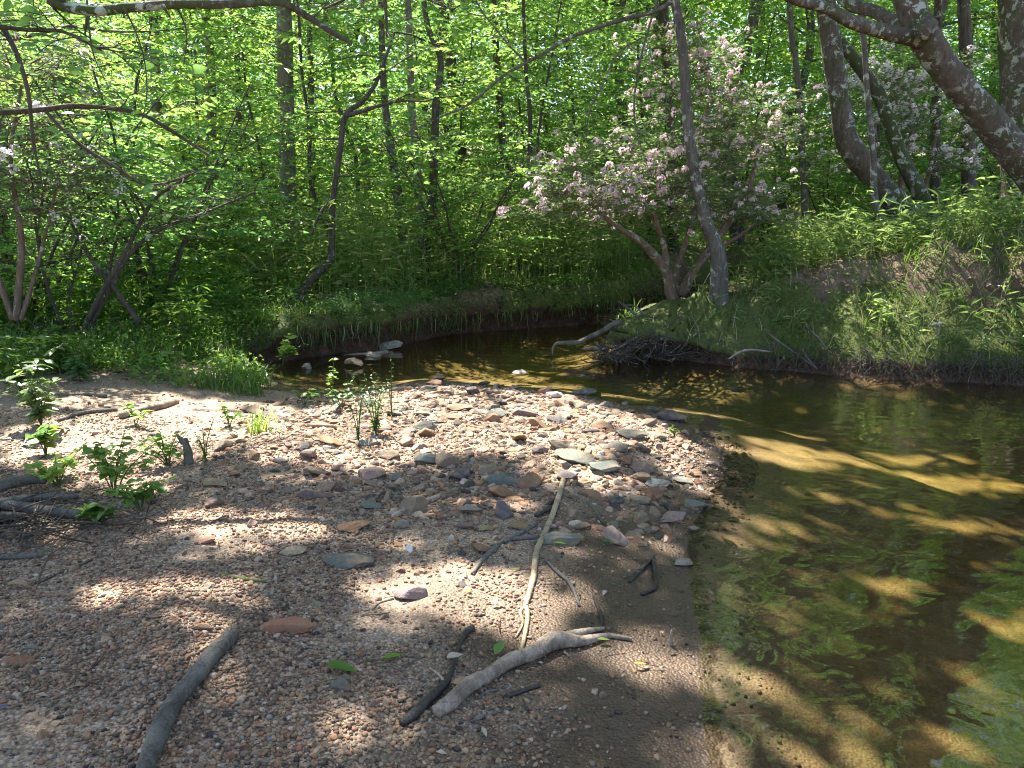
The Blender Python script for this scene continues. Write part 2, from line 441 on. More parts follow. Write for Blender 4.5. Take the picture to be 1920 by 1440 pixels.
GREEN1 = [(0, (0.059, 0.165, 0.039)), (.35, (0.100, 0.236, 0.052)), (.7, (0.153, 0.307, 0.058)), (.9, (0.236, 0.354, 0.065)), (1, (0.319, 0.342, 0.078))]
GREEN2 = [(0, (0.053, 0.147, 0.046)), (.5, (0.083, 0.212, 0.055)), (.85, (0.142, 0.283, 0.065)), (1, (0.248, 0.330, 0.078))]
GREEN3 = [(0, (0.130, 0.271, 0.046)), (.5, (0.201, 0.354, 0.058)), (1, (0.330, 0.389, 0.078))]
M = dict(
 leaf_bright=leaf_mat("bright_leaves", GREEN1, (.35, .58, .11), .54),
 leaf_mid=leaf_mat("green_leaves", GREEN2, (.28, .54, .12), .52),
 leaf_yellow=leaf_mat("young_yellow_leaves", GREEN3, (.43, .60, .10), .54),
 leaf_laurel=leaf_mat("laurel_leaves", [(0, (.055, .10, .04)), (.6, (.09, .145, .06)), (.9, (.13, .18, .075)), (1, (.24, .23, .09))], (.28, .42, .12), .45, .34, .5),
 cane=leaf_mat("cane_leaves", [(0, (.07, .15, .035)), (.5, (.13, .23, .06)), (.75, (.24, .29, .10)), (1, (.44, .39, .22))], (.36, .50, .12), .48),
 grass=leaf_mat("grass_blades", [(0, (.03, .09, .014)), (.5, (.055, .14, .018)), (.85, (.10, .19, .025)), (1, (.26, .24, .09))], (.2, .34, .04), .4),
 moss=leaf_mat("moss_fuzz", [(0, (.06, .09, .015)), (.5, (.11, .14, .025)), (1, (.2, .2, .05))], (.25, .3, .04), .35, .7, .2),
 drygrass=leaf_mat("dry_grass", [(0, (.07, .10, .03)), (.4, (.16, .17, .06)), (.75, (.33, .27, .15)), (1, (.46, .40, .27))], (.3, .28, .1), .3),
 herb=leaf_mat("herb_leaves", [(0, (.06, .15, .022)), (.6, (.10, .21, .03)), (1, (.17, .27, .04))], (.27, .42, .05), .42),
 herb_blue=leaf_mat("bluish_herb_leaves", [(0, (.05, .12, .035)), (.6, (.09, .18, .06)), (1, (.14, .23, .07))], (.2, .36, .08), .4),
 petal=leaf_mat("pink_petals", [(0, (.68, .42, .48)), (.4, (.78, .62, .65)), (.85, (.82, .75, .76)), (1, (.74, .38, .45))], (.85, .66, .68), .55, .6, .2),
 petal_white=leaf_mat("white_petals", [(0, (.66, .54, .62)), (.6, (.78, .72, .76)), (1, (.80, .78, .78))], (.85, .78, .8), .52, .6, .2),
 deadleaf=leaf_mat("dead_leaves", [(0, (.10, .055, .03)), (.4, (.19, .115, .065)), (.75, (.30, .20, .13)), (1, (.42, .33, .25))], (.3, .15, .05), .12, .65, .3),
 bark_grey=bark_mat("grey_bark", (.075, .062, .05), (.20, .175, .145), lich=.5),
 bark_lichen=bark_mat("lichened_bark", (.07, .055, .042), (.185, .145, .115), (.40, .42, .37), .62, 1.5, .5, 5),
 bark_dark=bark_mat("dark_bark", (.05, .04, .032), (.15, .125, .10), lich=.3),
 bark_mossy=bark_mat("mossy_bark", (.05, .042, .03), (.14, .115, .085), lich=.6, moss=.7, scale=.9),
 bark_pale=bark_mat("pale_bark", (.14, .125, .10), (.30, .27, .23), lich=.5),
 bark_cinnamon=bark_mat("laurel_bark", (.12, .075, .05), (.30, .22, .165), lich=.5),
 twig=bark_mat("twig_bark", (.05, .04, .032), (.15, .12, .09)),
 stem=bark_mat("green_stems", (.06, .09, .025), (.14, .16, .05)),
 wood_grey=wood_mat("weathered_grey_wood", (.085, .07, .056), (.20, .175, .145), (.12, .115, .095), .72),
 wood_pale=wood_mat("pale_driftwood", (.24, .18, .13), (.40, .32, .245), (.16, .115, .08), .7),
 wood_tan=wood_mat("tan_stick_wood", (.33, .25, .145), (.47, .37, .24), (.30, .22, .12), .55),
 wood_dark=wood_mat("wet_dark_wood", (.022, .016, .012), (.055, .04, .03), (.035, .026, .02), .42, True),
 wood_fray=wood_mat("frayed_wood_fibre", (.22, .17, .12), (.36, .29, .22), (.2, .14, .09), .8, grain=(60, 60, 5)),
)
def stone_mat(name, wet=False):
    m = NT(name); o = m.obj()
    oc = m.n("ObjectInfo").outputs["Color"]
    n1 = m.noise(o, 6, 6, .68, .3); n2 = m.noise(o, 45, 4, .7); n3 = m.noise(o, 2.2, 3, .5)
    col = m.mix(m.ramp(n1, [(.3, .0), (.75, 1)]), m.mix(.5, oc, (.03, .022, .018), 'MIX'), oc)
    col = m.mix(m.math('MULTIPLY', m.ramp(n3, [(.44, 0), (.64, 1)]), .6), col, (.22, .14, .085))
    col = m.mix(.35, col, m.ramp(n2, [(.3, .25), (.7, .9)]), 'OVERLAY')
    return m.finish(m.pbr(col, .72, m.bump(m.math('ADD', n1, m.math('MULTIPLY', n2, .4)), .6, .012), .35))
M['stone'] = stone_mat("river_stone")
def gravel_mat():
    m = NT("loose_gravel")
    col = m.ramp(m.island(), [(0, (.05, .038, .03)), (.08, (.115, .08, .052)), (.20, (.18, .125, .08)), (.33, (.255, .15, .08)), (.45, (.26, .175, .11)), (.56, (.225, .115, .065)),
                              (.67, (.31, .22, .145)), (.77, (.15, .13, .09)), (.84, (.34, .25, .175)), (.91, (.16, .095, .07)), (.97, (.40, .33, .26)), (.985, (.19, .19, .17)), (1, (.45, .4, .34))], 'CONSTANT')
    o = m.obj()
    col = m.mix(1.0, col, (.88, .82, .78), 'MULTIPLY')
    col = m.mix(.5, col, m.ramp(m.noise(o, 90, 3, .6), [(.3, .2), (.7, .85)]), 'OVERLAY')
    wet = m.math('MULTIPLY', m.attr("wet"), .62)
    col = m.mix(wet, col, m.mix(1.0, col, (.30, .27, .24), 'MULTIPLY'))
    return m.finish(m.pbr(col, m.math('SUBTRACT', .75, m.math('MULTIPLY', m.attr("wet"), .4)), None, .35))
M['gravel'] = gravel_mat()
def ground_mat():
    m = NT("creek_ground"); o = m.obj()
    nb = m.noise(o, 1.3, 5, .6); nf = m.noise(o, 60, 4, .7); nm = m.noise(o, 9, 5, .65)
    v1 = m.n("TexVoronoi", Vector=o, Scale=95.0); v2 = m.n("TexVoronoi", Vector=o, Scale=210.0)
    pal = [(0, (.10, .075, .055)), (.2, (.26, .18, .115)), (.45, (.36, .25, .165)), (.65, (.25, .15, .085)), (.85, (.40, .30, .215)), (1, (.50, .42, .34))]
    sep = m.n("SeparateColor", Color=v1.outputs["Color"]).outputs[0]
    sep2 = m.n("SeparateColor", Color=v2.outputs["Color"]).outputs[0]
    grit = m.mix(.55, m.ramp(sep, pal), m.ramp(sep2, pal))
    grit = m.mix(m.ramp(v1.outputs["Distance"], [(.35, 0), (.75, .55)]), grit, (.05, .036, .026))
    sand = m.mix(m.ramp(nf, [(.3, 0), (.7, 1)]), (.165, .115, .08), (.30, .22, .16))
    fine = m.ramp(m.math('ADD', m.attr("sand"), m.math('MULTIPLY', m.math('SUBTRACT', nm, .5), .5)), [(.35, 0), (.7, .8)])
    bar = m.mix(fine, grit, sand)
    wet = m.ramp(m.math('ADD', m.attr("wet"), m.math('MULTIPLY', m.math('SUBTRACT', nb, .5), .35)), [(.3, 0), (.75, 1)])
    bar = m.mix(wet, bar, m.mix(1.0, bar, (.33, .285, .235), 'MULTIPLY'))  # wet sand, darkened further to deepen the shaded foreground
    bed = m.mix(m.ramp(m.noise(m.mapping(o, (1.2, 3.5, 1)), 1.6, 5, .6, .5), [(.36, 0), (.64, 1)]), (.185, .145, .07), (.38, .28, .13))
    bed = m.mix(m.ramp(m.vor(o, 14.0), [(.12, .6), (.4, 0)]), bed, (.12, .085, .05))
    bed = m.mix(.4, bed, grit)
    soil = m.mix(m.ramp(nm, [(.3, 0), (.7, 1)]), (.016, .010, .007), (.10, .043, .023))  # bank soil, darkened to stand in for shade on the cut face
    moss = m.mix(m.ramp(m.noise(o, 26, 5, .7), [(.3, 0), (.7, 1)]), (.022, .036, .008), (.11, .125, .025))
    lit = m.mix(m.ramp(m.noise(o, 22, 4, .7), [(.3, 0), (.72, 1)]), (.06, .04, .024), (.27, .19, .12))
    col = m.mix(m.attr("bed"), bar, bed)
    col = m.mix(m.attr("litter"), col, lit)
    col = m.mix(m.attr("soil"), col, soil)
    mo = m.ramp(m.math('ADD', m.attr("moss"), m.math('MULTIPLY', m.math('SUBTRACT', nm, .5), 1.0)), [(.42, 0), (.62, 1)])
    mo = m.math('MULTIPLY', mo, m.ramp(m.attr("moss"), [(.02, 0), (.2, 1)]))
    col = m.mix(mo, col, moss)
    h = m.math('ADD', m.math('MULTIPLY', v1.outputs["Distance"], -.6), m.math('ADD', m.math('MULTIPLY', nf, .5), m.math('MULTIPLY', nm, 1.0)))
    rough = m.math('SUBTRACT', .85, m.math('MULTIPLY', wet, .38))
    return m.finish(m.pbr(col, rough, m.bump(h, .8, .012), .35))
M['ground'] = ground_mat()
def water_mat():
    m = NT("clear_shallow_water"); o = m.obj()
    w1 = m.noise(m.mapping(o, (1.0, 1.35, 1)), 2.4, 2, .45, 1.0)
    w2 = m.noise(m.mapping(o, (1.0, 1.15, 1)), 8, 1, .4, 1.0)
    area = m.ramp(m.noise(o, .55, 2, .5), [(.35, .25), (.7, 1)])
    h = m.math('ADD', m.math('MULTIPLY', w1, 1.0), m.math('MULTIPLY', m.math('MULTIPLY', w2, .28), area))
    nrm = m.bump(h, .12, .075)
    fr = m.n("Fresnel", IOR=1.62, Normal=nrm)
    gl = m.n("BsdfGlossy", Color=(1, 1, 1), Roughness=.03, Normal=nrm)
    tint = m.ramp(m.attr("depth"), [(0, (1, .985, .95)), (.12, (.86, .83, .70)), (.45, (.77, .73, .50)), (1, (.62, .59, .36))])
    tr = m.n("BsdfTransparent", Color=tint)
    mx = m.n("MixShader", Fac=fr.outputs[0])
    m.t.links.new(tr.outputs[0], mx.inputs[1]); m.t.links.new(gl.outputs[0], mx.inputs[2])
    return m.finish(mx)
M['water'] = water_mat()

# ---------------------------------------------------------------- ground and water
def axis(a0, a1, segs):
    pass
def spaced(stops):
    out = []
    for (a, b, s) in stops: out.append(np.arange(a, b - 1e-6, s))
    out.append(np.array([stops[-1][1]])); return np.concatenate(out)
GX = spaced([(-90, -30, 6), (-30, -12, 1.2), (-12, -6, .16), (-6, -3.2, .05), (-3.2, 3.4, .03), (3.4, 7.2, .05), (7.2, 12, .16), (12, 30, 1.2), (30, 90, 6)])
GY = spaced([(-60, -12, 6), (-12, 0, .8), (0, 1.4, .1), (1.4, 5.2, .028), (5.2, 12.0, .045), (12, 18, .12), (18, 40, .8), (40, 120, 6)])
gx, gy = np.meshgrid(GX, GY)
gz, gd, gH, gW = ground_h(gx, gy, True)
# undercut: the lip of a steep bank leans out over the water
ty, tx = np.gradient(gd, GY, GX)
tl = np.sqrt(tx ** 2 + ty ** 2) + 1e-6
st_ = sst(.3, .42, gH) * (1 - sst(.75, .95, gH))
push = .26 * st_ * sst(.03, .16, gd) * (1 - sst(.35, 1.1, gd))
gx2 = gx - tx / tl * push; gy2 = gy - ty / tl * push
V = np.stack([gx2, gy2, gz], -1).reshape(-1, 3)
ny, nx = gx.shape
i, j = np.meshgrid(np.arange(ny - 1), np.arange(nx - 1), indexing='ij')
Q = np.stack([i * nx + j, i * nx + j + 1, (i + 1) * nx + j + 1, (i + 1) * nx + j], -1).reshape(-1, 4)
me = to_mesh("ground", Geo().add(V, Q), M['ground'])
steepm = sst(.18, .34, gH)
far = np.clip(sst(3.2, 5., -gx + (gy - 5) * .4) + sst(9, 11, gy), 0, 1)
A = {}
A['bed'] = sst(.0, -.55, gd + (fbm(gx * 2, gy * 2, 51) - .5) * .3)
nn = fbm(gx * 1.5, gy * 1.5, 31)
A['sand'] = sst(.9, .1, gd + (nn - .5) * .8) * sst(4.8, 3.8, gy) * 1.0 + .25 * sst(.4, .7, nn)
A['wet'] = np.maximum(sst(.5, .02, gd + (nn - .5) * .5), .85 * sst(1.35, .4, gd + (nn - .5) * .9) * sst(4.6, 3.2, gy)) * (1 - steepm) * (gd > -.05)
A['soil'] = steepm * sst(-.1, .02, gd) * (1 - sst(.35, .9, gd / np.maximum(gW, .3)))
A['litter'] = np.maximum(steepm * sst(.4, 1.1, gd / np.maximum(gW, .3)), sst(.2, .6, far + (nn - .5) * .4)) * (gd > 0)
A['moss'] = steepm * sst(.05, .18, gd) * (1 - sst(2.2, 3.6, gd)) * (.35 + .75 * sst(.3, .65, fbm(gx * .8, gy * .8, 41)))
for k, v in A.items():
    a = me.attributes.new(k, 'FLOAT', 'POINT'); a.data.foreach_set("value", np.clip(v, 0, 1).astype(np.float32).ravel())
tag(link("ground", me), kind='structure')

WX = np.concatenate([np.arange(-4.5, 5.5, .09), np.arange(5.5, 11.1, .4)]); WY = np.concatenate([np.arange(-12, 1, .5), np.arange(1, 13, .09), np.arange(13, 22.1, .4)])
wx, wy = np.meshgrid(WX, WY); wz, wd_, _, _ = ground_h(wx, wy, True); ny, nx = wx.shape
i, j = np.meshgrid(np.arange(ny - 1), np.arange(nx - 1), indexing='ij')
Q = np.stack([i * nx + j, i * nx + j + 1, (i + 1) * nx + j + 1, (i + 1) * nx + j], -1)
Q = Q[(wz[:-1, :-1] < .06) | (wz[1:, 1:] < .06) | (wz[:-1, 1:] < .06)].reshape(-1, 4)
me = to_mesh("creek_water", Geo().add(np.stack([wx, wy, wx * 0], -1).reshape(-1, 3), Q), M['water'])
a = me.attributes.new("depth", 'FLOAT', 'POINT'); a.data.foreach_set("value", np.clip(-wz / .42, 0, 1).astype(np.float32).ravel())
tag(link("creek_water", me), kind='structure')
# ---------------------------------------------------------------- trees
def leafset(rng, twigs, leaf, sp, tilt=.35, kind=kites, wr=.5, updir=1.0, splay=.9, both=True):
    """leaves along twigs given as (start, end) points"""
    P = []; D = []
    for a, b in twigs:
        v = b - a; L = np.linalg.norm(v); m = max(2, int(L / (leaf * sp)))
        s = (np.arange(m) + .6) / m
        p = a + v * s[:, None] + rng.normal(0, .012, (m, 3))
        d = v / (L + 1e-6); side = np.where(np.arange(m) % 2, 1, -1)
        h = unit(np.array([-d[1], d[0], 0.])); 
        dd = d * .7 + h * (side * splay)[:, None] + rng.normal(0, .22, (m, 3)); dd[:, 2] -= .12
        dd[-1] = d
        P.append(p); D.append(dd)
    P = np.concatenate(P); D = np.concatenate(D)
    N = np.array([0, 0, updir]) + rng.normal(0, tilt, P.shape)
    L = leaf * rng.uniform(.42, 1.35, len(P))
    return P, D, N, L, wr, kind
def put_leaves(g, ls, keep=None):
    P, D, N, L, wr, kind = ls
    if keep is not None:
        k = keep(P); P, D, N, L = P[k], D[k], N[k], L[k]
    if len(P): g.add(*kind(P, D, N, L, wr))
def lit_keep(rng, p=.97):  # thins leaves whose shadow would fall on a wanted lit patch
    return lambda P: (rng.random(len(P)) > p * lit_value(P))
def branch(rng, wood, start, az, el, L, r, up=.0, droop=.2, tw_sp=.22, tw_len=.45, sub=2, twigs=None, kink=.06, s0=.15):
    k = 6; s = np.linspace(0, 1, k)
    dh = np.array([math.cos(az), math.sin(az), 0])
    pts = start + dh * (L * math.cos(el) * s)[:, None]
    pts[:, 2] += L * (math.sin(el) * s + up * s * s - droop * s * s)
    pts[1:] += rng.normal(0, kink * L * .3, (k - 1, 3))
    R = r * (1 - .82 * s)
    wood.add(*tube(pts, R, 5, sub, rng, .08, False))
    n = max(3, int(L / tw_sp))
    for j in range(n):
        f = s0 + (1 - s0) * (j + .5 + rng.uniform(-.3, .3)) / n
        p = np.array([np.interp(f, s, pts[:, q]) for q in range(3)])
        a = az + (1 if j % 2 else -1) * rng.uniform(.5, 1.15)
        tl = L * tw_len * (1.1 - .75 * f) * rng.uniform(.6, 1.25)
        e = p + np.array([math.cos(a) * tl, math.sin(a) * tl, tl * rng.uniform(-.22, .30)])
        wood.add(*tube([p, (p + e) / 2 + [0, 0, tl * .06], e], [max(.003, r * .22), max(.0025, r * .16), .0015], 3, 1, None, 0, False))
        twigs.append((p, e))
    twigs.append((pts[-2], pts[-1]))
    return pts
def small_tree(seed, H, r0, crown_from, nb, bl, leaf, leafsp=.55, tilt=.4, lean=.12, wr=.5, droop=.2, el=(.1, .7), tw_sp=.22, stems=1):
    rng = np.random.default_rng(seed)
    wood = Geo(); lv = Geo(); tw = []
    for st in range(stems):
        k = 8; s = np.linspace(0, 1, k)
        la = rng.uniform(0, 6.28); hh = H * rng.uniform(.75, 1) if stems > 1 else H; ll = lean * (2.2 if stems > 1 else 1)
        tp = np.stack([math.cos(la) * ll * hh * s ** 1.3, math.sin(la) * ll * hh * s ** 1.3, hh * s], 1)
        tp[1:] += rng.normal(0, .012 * H, (k - 1, 3)) * [1, 1, 0]; tp[0, 2] = -.25
        wood.add(*tube(tp, r0 * (1 - .85 * s) + .004, 9, 4, rng, .07))
        for b in range(nb // stems):
            t = crown_from + (1 - crown_from) * (b + rng.random()) / (nb // stems)
            p = np.array([np.interp(t, s, tp[:, q]) for q in range(3)])
            prof = math.sin(math.pi * (.16 + .80 * (t - crown_from) / (1 - crown_from))) 
            L = bl * (.35 + .65 * prof) * rng.uniform(.65, 1.25)
            branch(rng, wood, p, b * 2.4 + rng.uniform(-.5, .5), rng.uniform(*el), L, max(.006, r0 * .32 * (1.1 - t)), 0, droop, tw_sp, twigs=tw)
    ls = leafset(rng, tw, leaf, leafsp, tilt, wr=wr)
    put_leaves(lv, ls)
    return wood, lv
def proto(name, seed, bark, leafm, **kw):
    w, l = small_tree(seed, **kw)
    return to_mesh(name + "_trunk", w, M[bark]), to_mesh(name + "_crown", l, M[leafm], smooth=False)

UNDER = [proto("sapling", 1, 'bark_dark', 'leaf_bright', H=5.8, r0=.032, crown_from=.06, nb=64, bl=1.7, leaf=.105, leafsp=.46, tw_sp=.17, tilt=.6),
         proto("sapling", 2, 'bark_dark', 'leaf_bright', H=4.8, r0=.026, crown_from=.05, nb=60, bl=1.5, leaf=.10, lean=.2, leafsp=.46, tw_sp=.16, tilt=.65),
         proto("sapling", 3, 'twig', 'leaf_yellow', H=4.4, r0=.022, crown_from=.06, nb=54, bl=1.7, leaf=.105, el=(-.05, .4), leafsp=.46, tw_sp=.17, tilt=.5),
         proto("sapling", 4, 'bark_dark', 'leaf_mid', H=6.8, r0=.04, crown_from=.08, nb=70, bl=1.9, leaf=.11, leafsp=.46, tw_sp=.18, tilt=.65),
         proto("bush", 5, 'twig', 'leaf_mid', H=2.5, r0=.014, crown_from=.05, nb=60, bl=1.0, leaf=.08, stems=6, lean=.22, tw_sp=.10, leafsp=.42, tilt=.7),
         proto("bush", 6, 'twig', 'leaf_bright', H=2.1, r0=.012, crown_from=.04, nb=54, bl=.95, leaf=.085, stems=6, lean=.25, tw_sp=.10, leafsp=.42, tilt=.65)]
TALL = [proto("forest_tree", 11, 'bark_grey', 'leaf_bright', H=17, r0=.15, crown_from=.3, nb=50, bl=3.4, leaf=.17, leafsp=.5, tw_sp=.24, lean=.03, tilt=.6),
        proto("forest_tree", 12, 'bark_dark', 'leaf_mid', H=19, r0=.17, crown_from=.33, nb=50, bl=3.6, leaf=.175, leafsp=.5, tw_sp=.26, lean=.04, tilt=.6),
        proto("forest_tree", 13, 'bark_grey', 'leaf_yellow', H=15, r0=.12, crown_from=.26, nb=46, bl=3.0, leaf=.16, leafsp=.5, tw_sp=.24, lean=.05, tilt=.6)]
rng = np.random.default_rng(77)
def plant_tree(pr, name, x, y, label, cat, group, sc, rz, zoff=-.05):
    o = empty(name, (x, y, gh(x, y) + zoff), label, cat, group, rz)
    o.scale = (sc, sc, sc)
    link("trunk", pr[0], o); link("crown", pr[1], o)
    return o
# understory, by the place it stands
def frac(px, Y): return at(px, 500, Y)[0]
spots = []
for k in range(400):
    Y = rng.uniform(11.5, 30) if k % 3 else rng.uniform(11.5, 19)
    x = rng.uniform(-.78, .78) * (Y + 1)
    d, H_, _ = shore([x], [Y])
    if d[0] < .6: continue
    if x > 1.2 and Y < 14.5: continue
    if any((x - a) ** 2 + (Y - b) ** 2 < (1.3 if Y < 19 else 1.55) ** 2 for a, b in spots): continue
    spots.append((x, Y))
    if len(spots) >= 112: break
left_shrubs = [(-4.1, 8.9), (-5.2, 8.3), (-6.3, 9.4), (-4.6, 10.2), (-5.8, 11.), (-7.2, 8.4)]
for k, (x, y) in enumerate(left_shrubs + spots):
    ty_ = int(rng.choice([0, 0, 1, 1, 2, 2, 3, 3, 4, 5]))
    if y < 13.5: ty_ = int(rng.choice([4, 5, 1, 2]))
    if y < 11.4 and x < -2: ty_ = 4 + k % 2
    side = "to the left of the creek" if x < -2 else ("behind the right bank" if x > 2.5 else "straight beyond the far bank")
    if ty_ < 4:
        look = {0: "tall bright green", 1: "slender light green leaning", 2: "low yellow-green flat layered", 3: "taller deep green"}[ty_]
        plant_tree(UNDER[ty_], "understory_tree", x, y, f"{look} understory tree in the sunny woods {side}", "tree",
                   f"{look} understory trees {side}", rng.uniform(.85, 1.3), rng.uniform(0, 6.28))
    else:
        look = {4: "deep green", 5: "fresh light green"}[ty_]
        plant_tree(UNDER[ty_], "woodland_shrub", x, y, f"{look} many stemmed shrub on the woodland floor {side}", "shrub",
                   f"{look} woodland shrubs {side}", rng.uniform(.8, 1.35), rng.uniform(0, 6.28))
tsp = []
for k in range(300):
    Y = rng.uniform(21, 48); x = rng.uniform(-.95, .95) * Y
    if any((x - a) ** 2 + (Y - b) ** 2 < 3.6 ** 2 for a, b in tsp): continue
    tsp.append((x, Y))
    if len(tsp) >= 46: break
tsp += [(5.5, 18.5), (8.6, 17.2), (11.5, 18.8), (14.5, 17.0), (10.0, 21.0), (2.6, 19.8), (-1.5, 19.5), (16.5, 20.5), (7.2, 20.2), (13., 14.2)]
for k, (x, y) in enumerate(tsp):
    ty_ = int(rng.integers(0, 3))
    look = ("grey barked", "dark barked", "slim yellow-green")[ty_]
    side = "left part" if x < -5 else ("right part" if x > 5 else "middle part")
    plant_tree(TALL[ty_], "forest_tree", x, y, f"{look} forest tree deep in the {side} of the woods", "tree", f"{look} trees deep in the {side} of the woods",
               rng.uniform(.85, 1.15), rng.uniform(0, 6.28))

# the far-off wood: nothing in it can be told apart
fr = np.random.default_rng(31); lv = Geo()
nc = 8000
cx_ = fr.uniform(-1, 1, nc); cyy = fr.uniform(24, 52, nc); cx_ = cx_ * (cyy * .95 + 4)
cg = ground_h(cx_, cyy); cz = cg + fr.uniform(0, 1, nc) ** .8 * 17
mm = 42
P = np.stack([cx_, cyy, cz], 1)[:, None, :] + fr.normal(0, 1, (nc, mm, 3)) * np.array([.75, .75, .42])
P = P.reshape(-1, 3)
lv.add(*kites(P, fr.normal(0, 1, P.shape) * [1, 1, .4], np.array([0, 0, 1.]) + fr.normal(0, .7, P.shape), fr.uniform(.16, .3, len(P)), .6))
tag(link("far_forest", to_mesh("far_forest", lv, M['leaf_bright'], smooth=False)), "bright green mass of the far-off wood closing the view", "forest", kind='stuff')

# ---- trunks one can tell apart, each along its own line
def trunk_tree(name, path, label, cat, bark, sides=12, base=None, crown=None, limbs=(), group=None, rough=.05, flare=True, subs=5):
    """path: (px, py, width px, Y) from top to base; the base runs on into the ground"""
    P = [at(px, py, Y) for px, py, w, Y in path]; R = [.80 * rad(w, p) for (px, py, w, Y), p in zip(path, P)]
    P = P[::-1]; R = R[::-1]
    g0 = gh(P[0][0], P[0][1])
    b = P[0].copy(); v = P[0] - P[1]; v = v / max(.05, abs(v[2]))
    b[:2] += v[:2] * max(0, P[0][2] - g0) * .6; g1 = gh(b[0], b[1])
    if P[0][2] > g1 + .05:
        P.insert(0, np.array([b[0], b[1], g1 - .12])); R.insert(0, R[0] * (1.25 if flare else 1.0))
    else:
        P[0][2] = g1 - .12
    r_ = np.random.default_rng(abs(hash(label)) % 9999 if False else sum(map(ord, label)))
    g = Geo().add(*tube(P, R, sides, subs, r_, rough))
    o = empty(name, (P[0][0], P[0][1], g1), label, cat, group)
    base_ = (P[0][0], P[0][1], g1)
    for nm, lp in limbs:
        LP = [at(px, py, Y) for px, py, w, Y in lp]; LR = [rad(w, p) for (px, py, w, Y), p in zip(lp, LP)]
        gl = Geo().add(*tube(LP, LR, 9, 5, r_, .07))
        link(nm, to_mesh(nm, gl, M[bark], base_), o)
    link("trunk", to_mesh("trunk", g, M[bark], base_), o)
    return o, base_, P[-1], r_
def top_crown(o, base_, top, r_, H=6, nb=26, bl=2.6, leaf=.15, leafm='leaf_bright', keep=True, zmin=None, rt=.08, sp=.34):
    """the tree above the frame: trunk goes on up, with limbs and leaves"""
    w = Geo(); lv = Geo(); tw = []
    s = np.linspace(0, 1, 6)
    tp = top + np.stack([r_.normal(0, .15, 6) * s, r_.normal(0, .15, 6) * s, H * s], 1)
    w.add(*tube(tp, rt * (1 - .85 * s) + .005, 8, 3, r_, .06))
    for b in range(nb):
        t = .12 + .88 * (b + r_.random()) / nb
        p = np.array([np.interp(t, s, tp[:, q]) for q in range(3)])
        branch(r_, w, p, b * 2.4 + r_.uniform(-.5, .5), r_.uniform(.0, .6), bl * r_.uniform(.5, 1.1) * (1.15 - .6 * t), rt * .4 * (1.1 - t) + .006, 0, .15, sp, twigs=tw)
    ls = leafset(r_, tw, leaf, .6, .4)
    put_leaves(lv, ls, lit_keep(r_) if keep else None)
    link("upper_limbs", to_mesh("upper_limbs", w, M['bark_grey'], base_), o)
    link("crown", to_mesh("crown", lv, M[leafm], base_, False), o)

BG = [
 ("forest_tree", [(530, -40, 34, 13.2), (533, 60, 36, 13.2), (537, 250, 38, 13.2), (541, 400, 42, 13.2)], "stout pale grey trunk left of centre in the sunny woods", 'bark_pale'),
 ("forest_tree", [(713, -40, 13, 13), (720, 170, 16, 13), (735, 290, 20, 13), (752, 405, 24, 13), (757, 440, 26, 13)], "dark slim trunk leaning left, left of the paired trunks", 'bark_grey'),
 ("forest_tree", [(764, -40, 14, 12.8), (771, 180, 17, 12.8), (780, 290, 18, 12.8), (788, 430, 21, 12.8)], "straight grey trunk just left of the crooked dark trunk", 'bark_pale'),
 ("forest_tree", [(790, -40, 12, 12.2), (802, 50, 13, 12.2), (826, 112, 15, 12.2), (817, 200, 18, 12.2), (812, 350, 20, 12.2), (796, 480, 24, 12.2)], "crooked near-black trunk with a kink high up", 'bark_dark'),
 ("forest_tree", [(924, -40, 13, 15), (932, 130, 16, 15), (943, 260, 19, 15), (952, 400, 22, 15)], "dark trunk standing alone in the middle of the woods", 'bark_dark'),
 ("forest_tree", [(980, -40, 8, 13), (986, 130, 9, 13), (994, 230, 10, 13), (990, 420, 12, 13)], "thin dark pole trunk right of the middle trunk", 'bark_dark'),
 ("forest_tree", [(381, -40, 19, 15), (388, 60, 20, 15), (396, 140, 21, 15), (398, 420, 26, 15)], "dappled grey trunk under the mossy top branch", 'bark_grey'),
 ("forest_tree", [(286, -40, 20, 14.5), (290, 110, 21, 14.5), (294, 210, 23, 14.5), (300, 430, 26, 14.5)], "shaded trunk high on the left behind leafy twigs", 'bark_grey'),
 ("forest_tree", [(436, -40, 11, 16), (446, 150, 13, 16), (450, 430, 16, 16)], "narrow dark trunk right of the dappled grey trunk", 'bark_dark'),
 ("forest_tree", [(575, -40, 12, 15.5), (582, 120, 13, 15.5), (586, 420, 17, 15.5)], "narrow grey trunk right of the stout pale trunk", 'bark_grey'),
 ("forest_tree", [(1240, -40, 22, 15.6), (1252, 150, 24, 15.6), (1258, 290, 25, 15.6), (1262, 480, 28, 15.6)], "shadowy trunk behind the pink flowering laurel", 'bark_dark'),
 ("forest_tree", [(1478, -40, 11, 13), (1485, 70, 13, 13), (1496, 150, 14, 13), (1503, 280, 15, 13), (1511, 420, 17, 13)], "thin pale-blotched trunk left of the bent-base tree", 'bark_grey'),
 ("forest_tree", [(1762, -40, 18, 13.5), (1757, 90, 20, 13.5), (1755, 270, 22, 13.5), (1752, 430, 24, 13.5)], "slim upright trunk behind the lichened leaning tree", 'bark_dark'),
 ("forest_tree", [(1805, -40, 26, 13), (1812, 120, 28, 13), (1818, 420, 34, 13)], "shaded trunk between leaning tree and the big right trunk", 'bark_dark'),
 ("forest_tree", [(680, -40, 14, 17), (686, 250, 16, 17), (690, 420, 18, 17)], "distant pale trunk behind the slim leaning trunk", 'bark_pale'),
 ("forest_tree", [(-12, 200, 40, 9.6), (-4, 400, 42, 9.6), (0, 570, 46, 9.6)], "pale grey trunk cut by the left edge", 'bark_pale'),
]
